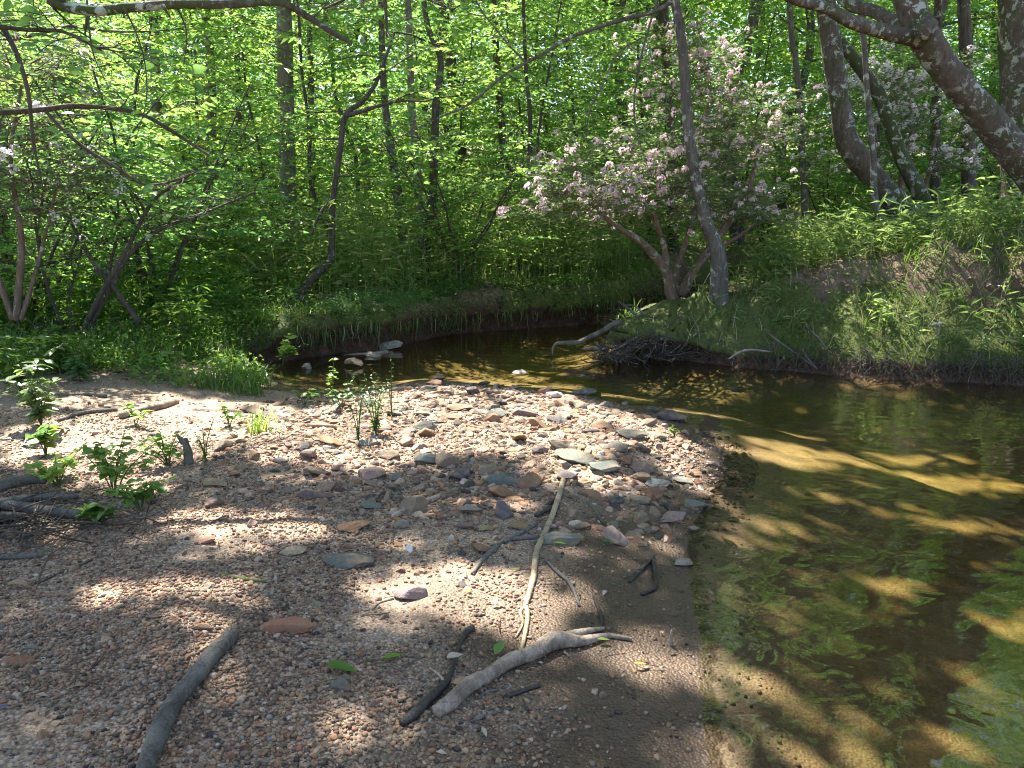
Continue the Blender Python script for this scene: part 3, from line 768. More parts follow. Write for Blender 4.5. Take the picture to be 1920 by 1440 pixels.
for nm, path, lab, bk in BG:
    o, b_, top, r_ = trunk_tree(nm, path, lab, "tree", bk)
    if path[-1][3] > 12: top_crown(o, b_, top, r_, 9, 13, 2.6, .16, ['leaf_bright', 'leaf_mid', 'leaf_yellow'][r_.integers(3)], rt=.1)
    else: top_crown(o, b_, top, r_, 6, 18, 2.2, .14, 'leaf_mid', rt=.07)

# leaning lichened tree at the right, with its limbs
o, b_, top, r_ = trunk_tree("leaning_tree", [(1655, -110, 54, 7.0), (1690, -30, 59, 7.05), (1735, 75, 68, 7.1), (1795, 155, 63, 7.2), (1850, 222, 68, 7.3), (1915, 300, 72, 7.4), (1985, 390, 78, 7.5), (2040, 470, 90, 7.55)],
    "thick lichen-spotted tree leaning left across the upper right corner", "tree", 'bark_lichen', 18,
    limbs=[("limb", [(1745, 80, 40, 7.1), (1700, 68, 30, 7.0), (1655, 58, 26, 6.9), (1600, 42, 24, 6.8), (1545, 14, 22, 6.7), (1480, -6, 20, 6.6), (1400, -60, 16, 6.4)]),
           ("limb", [(1728, 62, 40, 7.15), (1685, 48, 26, 7.4), (1640, 22, 24, 7.6), (1590, 5, 22, 7.8), (1540, -60, 20, 8.0)]),
           ("knot", [(1722, 42, 40, 7.0), (1735, 52, 46, 6.95), (1738, 60, 30, 6.8)])])
top_crown(o, b_, top, r_, 6.5, 30, 3.2, .16, 'leaf_mid', rt=.16)
o, b_, top, r_ = trunk_tree("forest_tree", [(1921, -60, 104, 9.6), (1922, 60, 106, 9.6), (1925, 200, 110, 9.6), (1930, 330, 120, 9.6), (1938, 450, 150, 9.6)],
    "massive upright lichen-blotched trunk at the right edge", "tree", 'bark_lichen', 20)
top_crown(o, b_, top, r_, 9, 36, 4.0, .17, 'leaf_mid', rt=.26)
o, b_, top, r_ = trunk_tree("bent_base_tree", [(1538, -60, 42, 10.4), (1548, 10, 44, 10.4), (1563, 110, 46, 10.4), (1577, 200, 47, 10.4), (1588, 262, 52, 10.4), (1612, 300, 56, 10.4), (1655, 350, 48, 10.4), (1690, 400, 56, 10.4)],
    "grey tree whose trunk bends sharply near its base on the right bank", "tree", 'bark_lichen', 16)
top_crown(o, b_, top, r_, 7, 28, 3.0, .15, 'leaf_bright', rt=.12)
o, b_, top, r_ = trunk_tree("mossy_tree", [(1545, 20, 22, 10.8), (1570, 72, 24, 10.8), (1608, 120, 28, 10.8), (1640, 165, 30, 10.8), (1662, 215, 30, 10.8), (1690, 295, 32, 10.8), (1732, 385, 38, 10.8)],
    "mossy trunk slanting behind the thin pole on the right bank", "tree", 'bark_mossy', 12)
top_crown(o, b_, top, r_, 6, 20, 2.4, .14, 'leaf_mid', rt=.07)
o, b_, top, r_ = trunk_tree("sapling", [(1602, -60, 11, 9.4), (1612, 20, 12, 9.4), (1620, 80, 13, 9.4), (1625, 160, 13, 9.4), (1637, 290, 14, 9.4), (1640, 370, 16, 9.4), (1658, 445, 20, 9.4)],
    "thin grey pole sapling in front of the bent-base tree", "tree", 'bark_grey', 9)
top_crown(o, b_, top, r_, 4, 14, 1.4, .11, 'leaf_bright', rt=.03)
o, b_, top, r_ = trunk_tree("slender_tree", [(1258, -60, 20, 8.75), (1267, 10, 22, 8.75), (1280, 95, 23, 8.75), (1288, 210, 24, 8.75), (1302, 320, 26, 8.75), (1322, 410, 30, 8.75), (1345, 470, 34, 8.75), (1348, 532, 44, 8.75)],
    "slender grey tree leaning over the creek from the bank corner", "tree", 'bark_grey', 12,
    limbs=[("limb", [(1264, 0, 9.5, 8.75), (1225, 22, 8.2, 8.7), (1170, 36, 7.5, 8.6), (1110, 55, 6.8, 8.5), (1060, 75, 6.8, 8.45), (1020, 100, 6.1, 8.5), (985, 118, 6.1, 8.4), (940, 145, 5.4, 8.3), (880, 195, 4.8, 8.2), (820, 222, 3.4, 8.1), (740, 262, 2.0, 8.0)]),
           ("limb", [(985, 116, 4.1, 8.4), (955, 85, 3.4, 8.4), (930, 55, 3.4, 8.4), (900, 15, 2.7, 8.4), (880, -30, 2.0, 8.4)]),
           ("hanging_branch", [(1236, -10, 4.8, 8.7), (1214, 60, 4.1, 8.7), (1195, 140, 4.1, 8.7), (1189, 215, 3.4, 8.7), (1203, 280, 2.7, 8.7), (1222, 330, 2.0, 8.7)]),
           ("hanging_branch", [(1205, 70, 3.4, 8.7), (1160, 100, 3.4, 8.65), (1130, 160, 2.7, 8.6), (1105, 210, 2.7, 8.6), (1098, 270, 2.0, 8.6)])])
top_crown(o, b_, top, r_, 5, 20, 2.2, .13, 'leaf_bright', rt=.06)
lv = Geo(); w = Geo(); tw = []
for (px, py, Y) in [(1180, 34, 8.7), (1110, 55, 8.5), (1060, 75, 8.45), (1000, 110, 8.4), (940, 145, 8.3), (880, 195, 8.2), (820, 222, 8.1), (760, 255, 8.0), (955, 85, 8.4), (910, 30, 8.4), (1195, 140, 8.7), (1200, 270, 8.7), (1105, 210, 8.6)]:
    w = Geo(); branch(r_, w, at(px, py, Y), r_.uniform(0, 6.28), r_.uniform(-.3, .4), r_.uniform(.5, .9), .006, 0, .2, .15, twigs=tw)
    link("twig", to_mesh("twig", w, M['twig'], b_), o)
put_leaves(lv, leafset(r_, tw, .09, .5, .5), lit_keep(r_, .9))
link("foliage", to_mesh("foliage", lv, M['leaf_bright'], b_, False), o)
# curved sapling over the far bank
o, b_, top, r_ = trunk_tree("sapling", [(740, 60, 6, 10.3), (728, 95, 7, 10.3), (708, 150, 9, 10.3), (680, 190, 11, 10.3), (648, 216, 13, 10.3), (638, 280, 13, 10.3), (624, 380, 14, 10.3), (622, 470, 16, 10.3), (616, 492, 18, 10.3), (575, 535, 20, 10.3), (545, 566, 24, 10.3)],
    "dark curving sapling rising from the far bank left of centre", "tree", 'bark_dark', 9, limbs=[("limb", [(648, 218, 9, 10.3), (690, 205, 7, 10.2), (745, 190, 5, 10.1), (800, 190, 3, 10.)]),
    ("limb", [(626, 370, 8, 10.3), (600, 400, 5, 10.2), (585, 440, 4, 10.1)])])
lv = Geo(); w = Geo(); tw = []
for (px, py, az, L) in [(735, 60, .3, 1.3), (720, 110, 2.6, 1.2), (700, 150, -.4, 1.4), (660, 205, 3.0, 1.2), (740, 190, .1, 1.3), (640, 260, 2.8, 1.1), (795, 190, .5, 1.0), (632, 330, .2, 1.0), (628, 420, 3.3, .9), (590, 440, 3.6, .8)]:
    w = Geo(); branch(r_, w, at(px, py, 10.3), az + r_.uniform(-.4, .4), r_.uniform(-.1, .4), L, .012, 0, .2, .18, twigs=tw)
    link("twig", to_mesh("twig", w, M['bark_dark'], b_), o)
put_leaves(lv, leafset(r_, tw, .10, .55, .4))
link("crown", to_mesh("crown", lv, M['leaf_bright'], b_, False), o)

# ---- overhanging tree out of frame at the left, its mossy branch crossing the top-left corner; its unseen crown is shaped to shade the bar
bx, by = -4.3, 3.2; bz = gh(bx, by); b_ = (bx, by, bz); r_ = np.random.default_rng(5)
o = empty("overhanging_tree", b_, "tree whose mossy brown branch arches across the top-left corner", "tree")
tp = np.array([[bx, by, bz - .2], [bx + .05, by + .1, 1.6], [bx + .25, by + .3, 3.4], [bx + .7, by + .4, 5.4], [bx + 1.2, by + .3, 9.6], [bx + 1.4, by + .2, 12.5]])
link("trunk", to_mesh("trunk", Geo().add(*tube(tp, np.array([.24, .2, .18, .16, .12, .05]), 14, 5, r_, .06)), M['bark_lichen'], b_), o)
lb = [(60, -60, 22, 4.3), (95, 0, 19, 4.35), (160, 20, 19, 4.4), (230, 16, 18, 4.45), (330, 8, 17, 4.5), (440, 8, 15, 4.5), (520, 4, 14, 4.55), (578, 32, 12, 4.6), (625, 62, 10, 4.6), (658, 80, 7, 4.6)]
P = [tp[2] + [.05, .05, .3]] + [at(a, b, y) for a, b, _, y in lb]; R = [.06] + [rad(w_, at(a, b, y)) for a, b, w_, y in lb]
g = Geo().add(*tube(P, R, 10, 7, r_, .10))
for (a, b, c, d) in [(165, 25, 160, 60), (305, 10, 320, 34), (100, 3, 60, -30)]:
    g.add(*tube([at(a, b, 4.42), at(c, d, 4.42)], [.012, .004], 6, 2, r_, .1))
link("limb", to_mesh("limb", g, M['bark_mossy'], b_), o)
w = Geo()
for path in [[(163, 0, 4.4), (168, 60, 4.4), (178, 110, 4.35), (205, 165, 4.3)], [(232, 14, 4.4), (255, 60, 4.4), (272, 120, 4.4), (274, 190, 4.4), (255, 260, 4.4)], [(100, 15, 4.4), (150, 60, 4.5), (230, 110, 4.6), (300, 190, 4.7)],
             [(585, 35, 4.6), (610, 10, 4.6), (640, -30, 4.6)], [(330, 8, 4.5), (350, 60, 4.55), (345, 120, 4.6)]]:
    q = [at(*p) for p in path]
    link("twig", to_mesh("twig", Geo().add(*tube(q, np.linspace(.006, .002, len(q)), 5, 4, r_, .05, False)), M['twig'], b_), o)
CANOPY = [(o, b_)]
# two unseen trees added behind the viewer and at right to carry shading leaves
for (bx2, by2, lab, tops) in [(2.6, -3.2, "unseen tall tree added behind the viewer, its high crown shaped to shade the creek bar", (2.2, -1.5, 8.0)), (7.9, 6.6, "unseen spreading tree added on the right bank, its crown shaped to shade the creek", (6.6, 6.6, 12.5))]:
    z2 = gh(bx2, by2); bb = (bx2, by2, z2)
    if bx2 < 3: bx2 = -1.6; by2 = -3.6; z2 = gh(bx2, by2); bb = (bx2, by2, z2); tops = (-1.2, -2.2, 12.)
    o2 = empty("overhanging_tree", bb, lab, "tree")
    a_ = np.array([bx2, by2, z2 - .2]); c_ = np.array(tops)
    tp2 = np.array([a_, a_ * .7 + c_ * .3 + [.1, 0, 0], a_ * .35 + c_ * .65, c_])
    link("trunk", to_mesh("trunk", Geo().add(*tube(tp2, np.array([.26, .21, .17, .08]), 14, 5, r_, .06)), M['bark_grey'], bb), o2)
    CANOPY.append((o2, bb))
crng = np.random.default_rng(9)
n = 110000
tgt = np.stack([crng.uniform(-6.5, 8.0, n), crng.uniform(-.5, 11.0, n), np.zeros(n)], 1)
hz = crng.uniform(8.5, 13, n)
Pc = tgt + np.array(SUN)[None] * (hz / SUN.z)[:, None]
# leaves hang on sprays: snap to spray centres a little
ctr = np.floor(Pc / .55) * .55 + .27 + .16 * np.sin(np.floor(Pc / .55) * 12.9898)
Pc = ctr + (Pc - ctr) * np.array([1.25, 1.25, .5])
keep = (Pc[:, 2] - CAM_Z > .34 * np.maximum(Pc[:, 1], 0)) & (crng.random(n) > .995 * lit_value(Pc))  # leaves left out over the lit patches to shape the dappled shade
keep &= ~((tgt[:, 1] > 7.6) & (crng.random(n) < .6))
keep &= ~((tgt[:, 1] > 7.2) & (vnoise(tgt[:, 0] * 1.1, tgt[:, 1] * 1.4, 8) > .52)) & (vnoise(tgt[:, 0] * 2.3, tgt[:, 1] * 2.3, 18) < .93)
Pc = Pc[keep]; print("canopy leaves", len(Pc))
roots = np.array([[tp[4][0], tp[4][1], 10.5], [-1.2, -2.2, 10.5], [6.6, 6.6, 11.0]])
own = np.argmin(((Pc[:, None, :2] - roots[None, :, :2]) ** 2).sum(-1), 1)
for k, (ot, bb) in enumerate(CANOPY):
    Q_ = Pc[own == k]; m_ = len(Q_)
    D = crng.normal(0, 1, (m_, 3)) * [1, 1, .3]; N = np.array([0, 0, 1.]) + crng.normal(0, .35, (m_, 3))
    lv = Geo().add(*kites(Q_, D, N, crng.uniform(.12, .21, m_), .55))
    link("crown", to_mesh("crown", lv, M['leaf_mid'], bb, False), ot)
    w = Geo()
    for az in np.arange(11) * .571 + crng.uniform(0, .3, 11):
        L = crng.uniform(2.5, 5.2); s = np.linspace(0, 1, 6)
        p = roots[k] + np.stack([np.cos(az) * L * s, np.sin(az) * L * s, crng.uniform(-.9, .4) + .9 * s - .8 * s * s], 1) - [0, 0, 0]
        p[0] = roots[k] - [0, 0, .5]; p[1:] += crng.normal(0, .08, (5, 3))
        if ((p[:, 2] - CAM_Z) < .34 * np.maximum(p[:, 1], 0)).any(): continue
        w.add(*tube(p, .05 * (1 - .85 * s), 6, 3, crng, .05))
    if w.n: link("upper_limbs", to_mesh("upper_limbs", w, M['bark_grey'], bb), ot)
# ---------------------------------------------------------------- shrubs and undergrowth
def stems_shrub(name, base, label, cat, bark, paths, leafm, leaf, rs, wr=.5, L=(.5, 1.0), sub_n=7, group=None, tilt=.5, leafsp=.5, keep=False, tw=.14):
    r_ = np.random.default_rng(sum(map(ord, label)))
    base = tuple(base)
    o = empty(name, base, label, cat, group)
    lv = Geo(); wg = Geo(); tws = []
    for path, (w0, w1) in paths:
        P = np.array([at(*p) if len(p) == 3 else at(p[0], p[1], p[2]) for p in path])
        n = len(P); R = np.array([rad(w0 + (w1 - w0) * k / (n - 1), P[k]) for k in range(n)])
        link("stem", to_mesh("stem", Geo().add(*tube(P, R, 8, 5, r_, .08)), M[bark], base), o)
        Ps, Rs = smooth_path(P, R, 5)
        for j in range(sub_n):
            f = r_.uniform(.35, 1.0); p = Ps[int(f * (len(Ps) - 1))]
            branch(r_, wg, p, r_.uniform(0, 6.28), r_.uniform(-.1, .9), r_.uniform(*L), .006, 0, .2, tw, twigs=tws)
    if len(tws):
        put_leaves(lv, leafset(r_, tws, leaf, leafsp, tilt, wr=wr), lit_keep(r_) if keep else None)
        link("twigs", to_mesh("twigs", wg, M[bark], base), o)
        link("crown", to_mesh("crown", lv, M[leafm], base, False), o)
    return o, base, tws, r_
# left shrub, its dark stems fanning from one clump
Yb = 7.6
def fan(b, pts, w): return ([(b[0], b[1], Yb)] + [(x, y, Yb + dz) for x, y, dz in pts], w)
b1 = (150, 640)
ls_paths = [fan((158, 625), [(205, 545, .0), (240, 480, .1), (300, 430, .2), (380, 400, .4), (480, 360, .6)], (12, 4)),
 fan((150, 628), [(185, 560, -.1), (236, 470, -.1), (285, 380, -.1), (330, 345, 0), (372, 318, .1)], (11, 3)),
 fan((262, 605), [(225, 555, 0), (180, 500, 0), (140, 430, .1), (118, 395, .1), (70, 370, .1)], (11, 4)),
 fan((140, 620), [(128, 560, 0), (150, 480, .2), (160, 400, .3), (150, 300, .4)], (7, 2)),
 fan((120, 615), [(90, 540, -.2), (70, 450, -.3), (60, 340, -.4), (30, 250, -.5)], (7, 3)),
 fan((170, 620), [(200, 520, .2), (222, 420, .4), (210, 330, .5), (170, 270, .5)], (7, 2))]
g0 = gp(150, 640)
stems_shrub("shrub", (at(150, 628, Yb)[0], Yb, g0[2]), "dark stemmed shrub fanning out of a rooty clump at the left", "shrub", 'bark_dark', ls_paths, 'leaf_mid', .075, None, keep=True, L=(.4, .95), sub_n=15, tilt=.55, leafsp=.45)
# root clump at its foot
r_ = np.random.default_rng(4); g = Geo(); c = at(135, 610, Yb); c[2] = gh(c[0], c[1])
for k in range(70):
    a = r_.uniform(0, 6.28); l = r_.uniform(.12, .42); p = c + [r_.normal(0, .16), r_.normal(0, .12), .02]
    g.add(*tube([p, p + [math.cos(a) * l * .4, math.sin(a) * l * .3, l * .6], p + [math.cos(a) * l * .8, math.sin(a) * l * .5, l * r_.uniform(.2, 1.2)]], [.012, .008, .002], 5, 2, r_, .1))
tag(link("root_clump", to_mesh("root_clump", g, M['bark_dark'], tuple(c)), loc=tuple(c)), "tangled dark root clump under the fanning shrub", "root clump")
# leafy branches from out of the frame at the upper left
def hung(name, label, paths, leafm, leaf, bark, subn, L, seed, flowers=0, cat="branch", wr=.5, **kw):
    r_ = np.random.default_rng(seed); P0 = at(*paths[0][0][:3]); base = tuple(P0); o = empty(name, base, label, cat)
    lv = Geo(); wg = Geo(); tws = []
    for path in paths:
        P = np.array([at(*p[:3]) for p in path]); R = np.array([rad(p[3], at(*p[:3])) for p in path])
        link("stem", to_mesh("stem", Geo().add(*tube(P, R, 7, 6, r_, .08)), M[bark], base), o)
        Ps, _ = smooth_path(P, R, 6)
        for j in range(subn):
            p = Ps[int(r_.uniform(.1, 1) * (len(Ps) - 1))]
            branch(r_, wg, p, r_.uniform(0, 6.28), r_.uniform(-.4, .5), r_.uniform(*L), .004, 0, .25, .12, twigs=tws)
    put_leaves(lv, leafset(r_, tws, leaf, .5, .55, kind=ovals, wr=wr), lit_keep(r_, .92))
    link("twigs", to_mesh("twigs", wg, M[bark], base), o)
    link("crown", to_mesh("crown", lv, M[leafm], base, True), o)
    return o, base, tws, r_
hung("tree_branch", "thin grey branch with sagging twigs reaching in from the left edge", [[(-60, 216, 4.6, 10), (0, 212, 4.7, 10), (80, 205, 4.8, 10), (150, 199, 4.9, 10), (255, 211, 5.0, 8), (325, 248, 5.1, 7), (392, 292, 5.2, 5)],
     [(85, 208, 4.8, 7), (120, 245, 4.85, 7), (165, 282, 4.9, 7), (220, 315, 5.0, 6), (272, 346, 5.1, 5), (330, 338, 5.2, 4), (368, 322, 5.2, 3)]], 'leaf_mid', .06, 'twig', 5, (.25, .55), 41)
hung("leafy_bough", "shaded leafy bough hanging down the upper left corner", [[(-70, -20, 4.2, 14), (10, 60, 4.3, 10), (50, 160, 4.3, 8), (62, 260, 4.35, 6), (80, 350, 4.4, 3)], [(-60, 40, 4.0, 10), (40, 55, 4.1, 8), (120, 60, 4.2, 6), (190, 95, 4.3, 4)]],
     'leaf_mid', .085, 'twig', 9, (.25, .55), 42)
hung("leafy_bough", "dark green leafy bough hanging from above the curving sapling", [[(700, -160, 7.6, 12), (712, -60, 7.7, 9), (722, 10, 7.8, 7), (726, 70, 7.8, 4)], [(712, -60, 7.7, 8), (660, -10, 7.7, 6), (600, 20, 7.7, 4)], [(705, -90, 7.7, 8), (790, -10, 7.8, 5), (850, 20, 7.8, 3)]],
     'leaf_mid', .095, 'twig', 11, (.4, .8), 43)

# flowering laurels
def flower_proto(seed, mat):
    r_ = np.random.default_rng(seed); c = unit(r_.normal(0, 1, (15, 3)) + [0, 0, .5]) * r_.uniform(.03, .05, (15, 1))
    P = np.repeat(c, 5, 0); out = unit(P); az = np.tile(np.arange(5) * 1.2566, 15)
    t1 = unit(np.cross(out, [0.3, .2, .9])); t2 = np.cross(out, t1)
    D = out * .55 + t1 * np.cos(az)[:, None] + t2 * np.sin(az)[:, None] + r_.normal(0, .15, P.shape)
    return to_mesh("flower_cluster", Geo().add(*kites(P, D, out, r_.uniform(.016, .027, len(P)), .75)), M[mat], smooth=False)
FL = [flower_proto(k, 'petal') for k in range(3)]; FLW = [flower_proto(k + 9, 'petal_white') for k in range(2)]
def laurel(label, base, paths, centers, fl, nfl, seed, leaf=.08, nb=30, group=None):
    """centers: (px, py, Y, rx, rz, ry) metres; branches fill these, leaves in rosettes, flower clusters at the outside"""
    o, base, tws, r_ = stems_shrub("flowering_laurel", base, label, "shrub", 'bark_cinnamon', paths, 'leaf_laurel', leaf, None, sub_n=0)
    lv = Geo(); wg = Geo(); tw = []; ends = []
    for (px, py, Y, rx, rz, ry) in centers:
        c = at(px, py, Y)
        for k in range(nb):
            dv = unit(r_.normal(0, 1, 3)); q = c + dv * [rx, ry, rz] * r_.uniform(.25, .9); az = math.atan2(dv[1], dv[0]) + r_.normal(0, .6)
            branch(r_, wg, q, az, r_.uniform(-.1, .9), r_.uniform(.35, .7), .006, 0, .1, .07, .5, twigs=tw)
            ends.append((q, dv))
    put_leaves(lv, leafset(r_, tw, leaf, .54, .8, wr=.40, splay=1.1))
    link("twigs", to_mesh("twigs", wg, M['bark_cinnamon'], base), o)
    link("crown", to_mesh("crown", lv, M['leaf_laurel'], base, False), o)
    tips = [e for _, e in tw]; r_.shuffle(tips)
    more = tips[nfl * 3:nfl * 3 + nfl * 6]; gm = Geo()
    for p in more:
        me = fl[int(r_.integers(len(fl)))]; v = np.empty(len(me.vertices) * 3, np.float32); me.vertices.foreach_get("co", v); t_ = np.empty(len(me.loops), np.int32); me.loops.foreach_get("vertex_index", t_)
        gm.add(v.reshape(-1, 3) * r_.uniform(.45, .9) + p + [0, 0, .02], None, t_.reshape(-1, 3))
    if gm.n: tag(link("blossom_mass", to_mesh("blossom_mass", gm, fl[0].materials[0], base, False), o), kind='stuff')
    tips = sorted(tips[:nfl * 3], key=lambda p: p[1] - .6 * p[2])[:nfl]
    for p in tips:
        f = link("flower_cluster", fl[int(r_.integers(len(fl)))], o, tuple(np.array(p) - np.array(base) + [0, 0, .03]))
        f.rotation_euler = tuple(r_.uniform(-.5, .5, 3)); s_ = r_.uniform(.7, 1.3); f.scale = (s_, s_, s_)
    return o
YL = 9.3
lb_ = gp(1268, 590); lb_ = np.array([at(1268, 570, YL)[0], YL, gh(at(1268, 570, YL)[0], YL)])
lp = [([(1272, 600, YL), (1258, 545, YL - .05), (1252, 515, YL - .1), (1232, 485, YL - .2), (1200, 452, YL - .4), (1150, 420, YL - .6), (1105, 380, YL - .7)], (26, 7)),
      ([(1262, 560, YL), (1250, 520, YL), (1247, 470, YL), (1225, 400, YL - .2), (1200, 330, YL - .3), (1180, 270, YL - .3)], (16, 5)),
      ([(1280, 555, YL + .05), (1290, 525, YL + .1), (1322, 480, YL + .2), (1360, 425, YL + .3), (1395, 385, YL + .4), (1412, 330, YL + .5), (1424, 270, YL + .5)], (22, 6)),
      ([(1284, 550, YL), (1310, 500, YL), (1340, 470, YL + .1), (1390, 440, YL + .2), (1440, 400, YL + .3)], (14, 4)),
      ([(1276, 590, YL), (1268, 520, YL + .2), (1290, 440, YL + .3), (1310, 360, YL + .4), (1315, 260, YL + .5), (1330, 180, YL + .6)], (14, 5))]
laurel("big pink flowering laurel with pale twisted stems overhanging the creek", lb_, lp,
       [(1120, 330, 9.0, .62, .42, .5), (1200, 400, 9.3, .62, .35, .5), (1080, 390, 8.8, .45, .28, .4), (1240, 300, 9.6, .55, .45, .5), (1330, 330, 9.9, .55, .5, .5), (1300, 200, 10.1, .6, .5, .5), (1400, 250, 9.9, .5, .6, .5), (1280, 110, 10.1, .6, .4, .5), (1370, 400, 9.6, .45, .35, .4)], FL, 100, 61, nb=42)
l2 = at(1700, 420, 12.2); l2[2] = gh(l2[0], 12.2)
laurel("white flowering laurel behind the mossy slanting trunk", l2, [([(1700, 430, 12.2), (1690, 330, 12.2), (1710, 240, 12.1), (1700, 160, 12.1)], (14, 5)), ([(1704, 430, 12.2), (1740, 330, 12.2), (1760, 220, 12.2)], (12, 4)), ([(1696, 430, 12.2), (1650, 330, 12.2), (1640, 220, 12.2)], (12, 4))],
       [(1720, 150, 12.1, .8, .5, .6), (1680, 230, 12., .7, .5, .5), (1760, 250, 12.2, .6, .5, .5), (1630, 200, 12.3, .6, .5, .5), (1700, 320, 12.2, .8, .4, .5), (1500, 300, 12.5, .8, .6, .5)], FLW, 70, 62)
l3 = at(30, 560, 7.0); l3[2] = gh(l3[0], 7.0)
laurel("white flowering laurel crowding the left edge", l3, [([(30, 600, 7.), (40, 450, 7.), (20, 300, 6.9), (40, 160, 6.8)], (14, 5)), ([(24, 600, 7.), (-20, 450, 7.), (-10, 250, 6.9)], (12, 5)), ([(40, 600, 7.), (80, 460, 7.1), (110, 330, 7.)], (9, 4))],
       [(50, 130, 6.8, .35, .3, .4), (20, 260, 6.9, .3, .4, .4), (90, 340, 7., .3, .2, .4), (20, 400, 7., .3, .25, .4)], FLW, 14, 63)

# river cane: stems with long narrow leaves, past counting
def cane(name, label, region, n, hmin, hmax, seed, mat='cane', leafL=.16):
    r_ = np.random.default_rng(seed); x, y = region(r_, n); z = ground_h(x, y)
    h = r_.uniform(hmin, hmax, len(x)) * (.6 + .7 * vnoise(x * .9, y * .9, seed))
    g = Geo(); P = np.stack([x, y, z - .03], 1); lean = r_.uniform(.05, .4, len(x)); az = r_.uniform(0, 6.28, len(x))
    n_ = len(x); k = 11
    g.add(*blades(r_, P, h, .007, .25, az))
    s = r_.uniform(.25, 1.05, (n_, k)); ln = .25 * .8
    C = P[:, None, :] + np.stack([np.cos(az)[:, None] * ln * h[:, None] * s ** 1.8, np.sin(az)[:, None] * ln * h[:, None] * s ** 1.8, h[:, None] * s], -1)
    C = C.reshape(-1, 3); D = r_.normal(0, 1, C.shape); D[:, 2] = D[:, 2] * .35 + .25
    g.add(*kites(C, D, np.array([0, 0, 1.]) + r_.normal(0, .5, C.shape), leafL * r_.uniform(.6, 1.3, len(C)), .15, .1, .25))
    return tag(link(name, to_mesh(name, g, M[mat], smooth=False)), label, "cane", kind='stuff')
def reg(pxa, pxb, Ya, Yb_, pred=lambda d, x, y: d > .35):
    def f(r_, n):
        Y = r_.uniform(Ya, Yb_, n); px = r_.uniform(pxa, pxb, n); x = (px - 960) / FPX * Y * 1.0
        d, H_, W_ = shore(x, Y); k = pred(d, x, Y)
        return x[k], Y[k]
    return f
cane("river_cane", "yellow-green river cane thicket along the far bank", reg(330, 1260, 10.2, 16.5), 2600, .7, 1.5, 71)
cane("river_cane", "river cane among the trees on top of the right bank", reg(1330, 2000, 8.7, 12.5, lambda d, x, y: d > 1.15), 1500, .35, .9, 72)
cane("river_cane", "green river cane in the shade around the left shrub", reg(-150, 470, 7.6, 11, lambda d, x, y: (d > .5)), 800, .4, 1.0, 73, 'grass', .15)
def pushed(x, y):
    # the lip of a steep bank leans out over the water, and what grows on it with it
    d, H_, W_ = shore(x, y); e = .02
    tx = (shore(x + e, y)[0] - d) / e; ty = (shore(x, y + e)[0] - d) / e; l = np.sqrt(tx * tx + ty * ty) + 1e-6
    p = .26 * sst(.3, .42, H_) * (1 - sst(.75, .95, H_)) * sst(.03, .16, d) * (1 - sst(.35, 1.1, d))
    return x - tx / l * p, y - ty / l * p, ground_h(x, y)
# grass and low herbs
def grassy(name, label, region, n, hmin, hmax, seed, mat='grass', wid=.009, lean=.7):
    r_ = np.random.default_rng(seed); x, y = region(r_, n); k = vnoise(x * 1.7, y * 1.7, seed) > .32; x, y = x[k], y[k]
    x, y, z = pushed(x, y); P = np.stack([x, y, z - .01], 1)
    return tag(link(name, to_mesh(name, Geo().add(*blades(r_, P, r_.uniform(hmin, hmax, len(x)), wid, lean)), M[mat], smooth=False)), label, "grass", kind='stuff')
def herby(name, label, region, n, h, leaf, seed, mat='herb', wr=.5, k=9, spread=.07):
    r_ = np.random.default_rng(seed); x, y = region(r_, n); kk = vnoise(x * 1.3, y * 1.3, seed) > .35; x, y = x[kk], y[kk]
    x, y, z = pushed(x, y); P = np.stack([x, y, z], 1); hh = r_.uniform(.3, 1, len(x)) * h
    C = P[:, None, :] + np.concatenate([r_.normal(0, spread, (len(x), k, 2)), (r_.uniform(.15, 1, (len(x), k)) * hh[:, None])[..., None]], -1)
    C = C.reshape(-1, 3); D = r_.normal(0, 1, C.shape); D[:, 2] *= .3
    return tag(link(name, to_mesh(name, Geo().add(*kites(C, D, np.array([0, 0, 1.]) + r_.normal(0, .45, C.shape), leaf * r_.uniform(.6, 1.2, len(C)), wr)), M[mat], smooth=False)), label, "ground cover", kind='stuff')
LEFTG = reg(-150, 500, 6.1, 9.4, lambda d, x, y: (d > .12) & (x < -1.9 - .35 * np.sin(y * 2.1)) & (y > 6.2 + .25 * np.sin(x * 3)))
grassy("grass", "lush dark green grass in the shade left of the creek", LEFTG, 9000, .10, .30, 81)
herby("herb_layer", "low broad-leaved herbs among the grass left of the creek", LEFTG, 1500, .26, .055, 82, 'herb')
BANKL = reg(430, 1230, 8.6, 14, lambda d, x, y: (d > .06) & (d < 1.5))
grassy("grass", "grass overhanging the lip of the far bank", BANKL, 9000, .10, .34, 83, wid=.008, lean=1.6)
herby("herb_layer", "bright leafy herbs on the lip of the far bank", reg(580, 860, 8.8, 11.5, lambda d, x, y: (d > .05) & (d < .9)), 1300, .26, .04, 84, 'herb_blue')
herby("herb_layer", "dark leafy herbs hanging over the shaded far bank", reg(760, 1230, 9.8, 14, lambda d, x, y: (d > .02) & (d < .8)), 2600, .22, .05, 85, 'grass', spread=.1)
RB = reg(1295, 2050, 6.9, 10.9, lambda d, x, y: (d > .04) & (d < 3.4))
grassy("grass", "fine green grass over the mossy right bank", RB, 13000, .03, .14, 86, wid=.007, lean=1.3)
grassy("dry_grass", "dry straw-coloured stems scattered on the right bank", RB, 1900, .12, .42, 87, 'drygrass', .007, 1.0)
herby("herb_layer", "small leafy herbs scattered on the right bank", RB, 600, .12, .035, 88, 'herb', spread=.06)
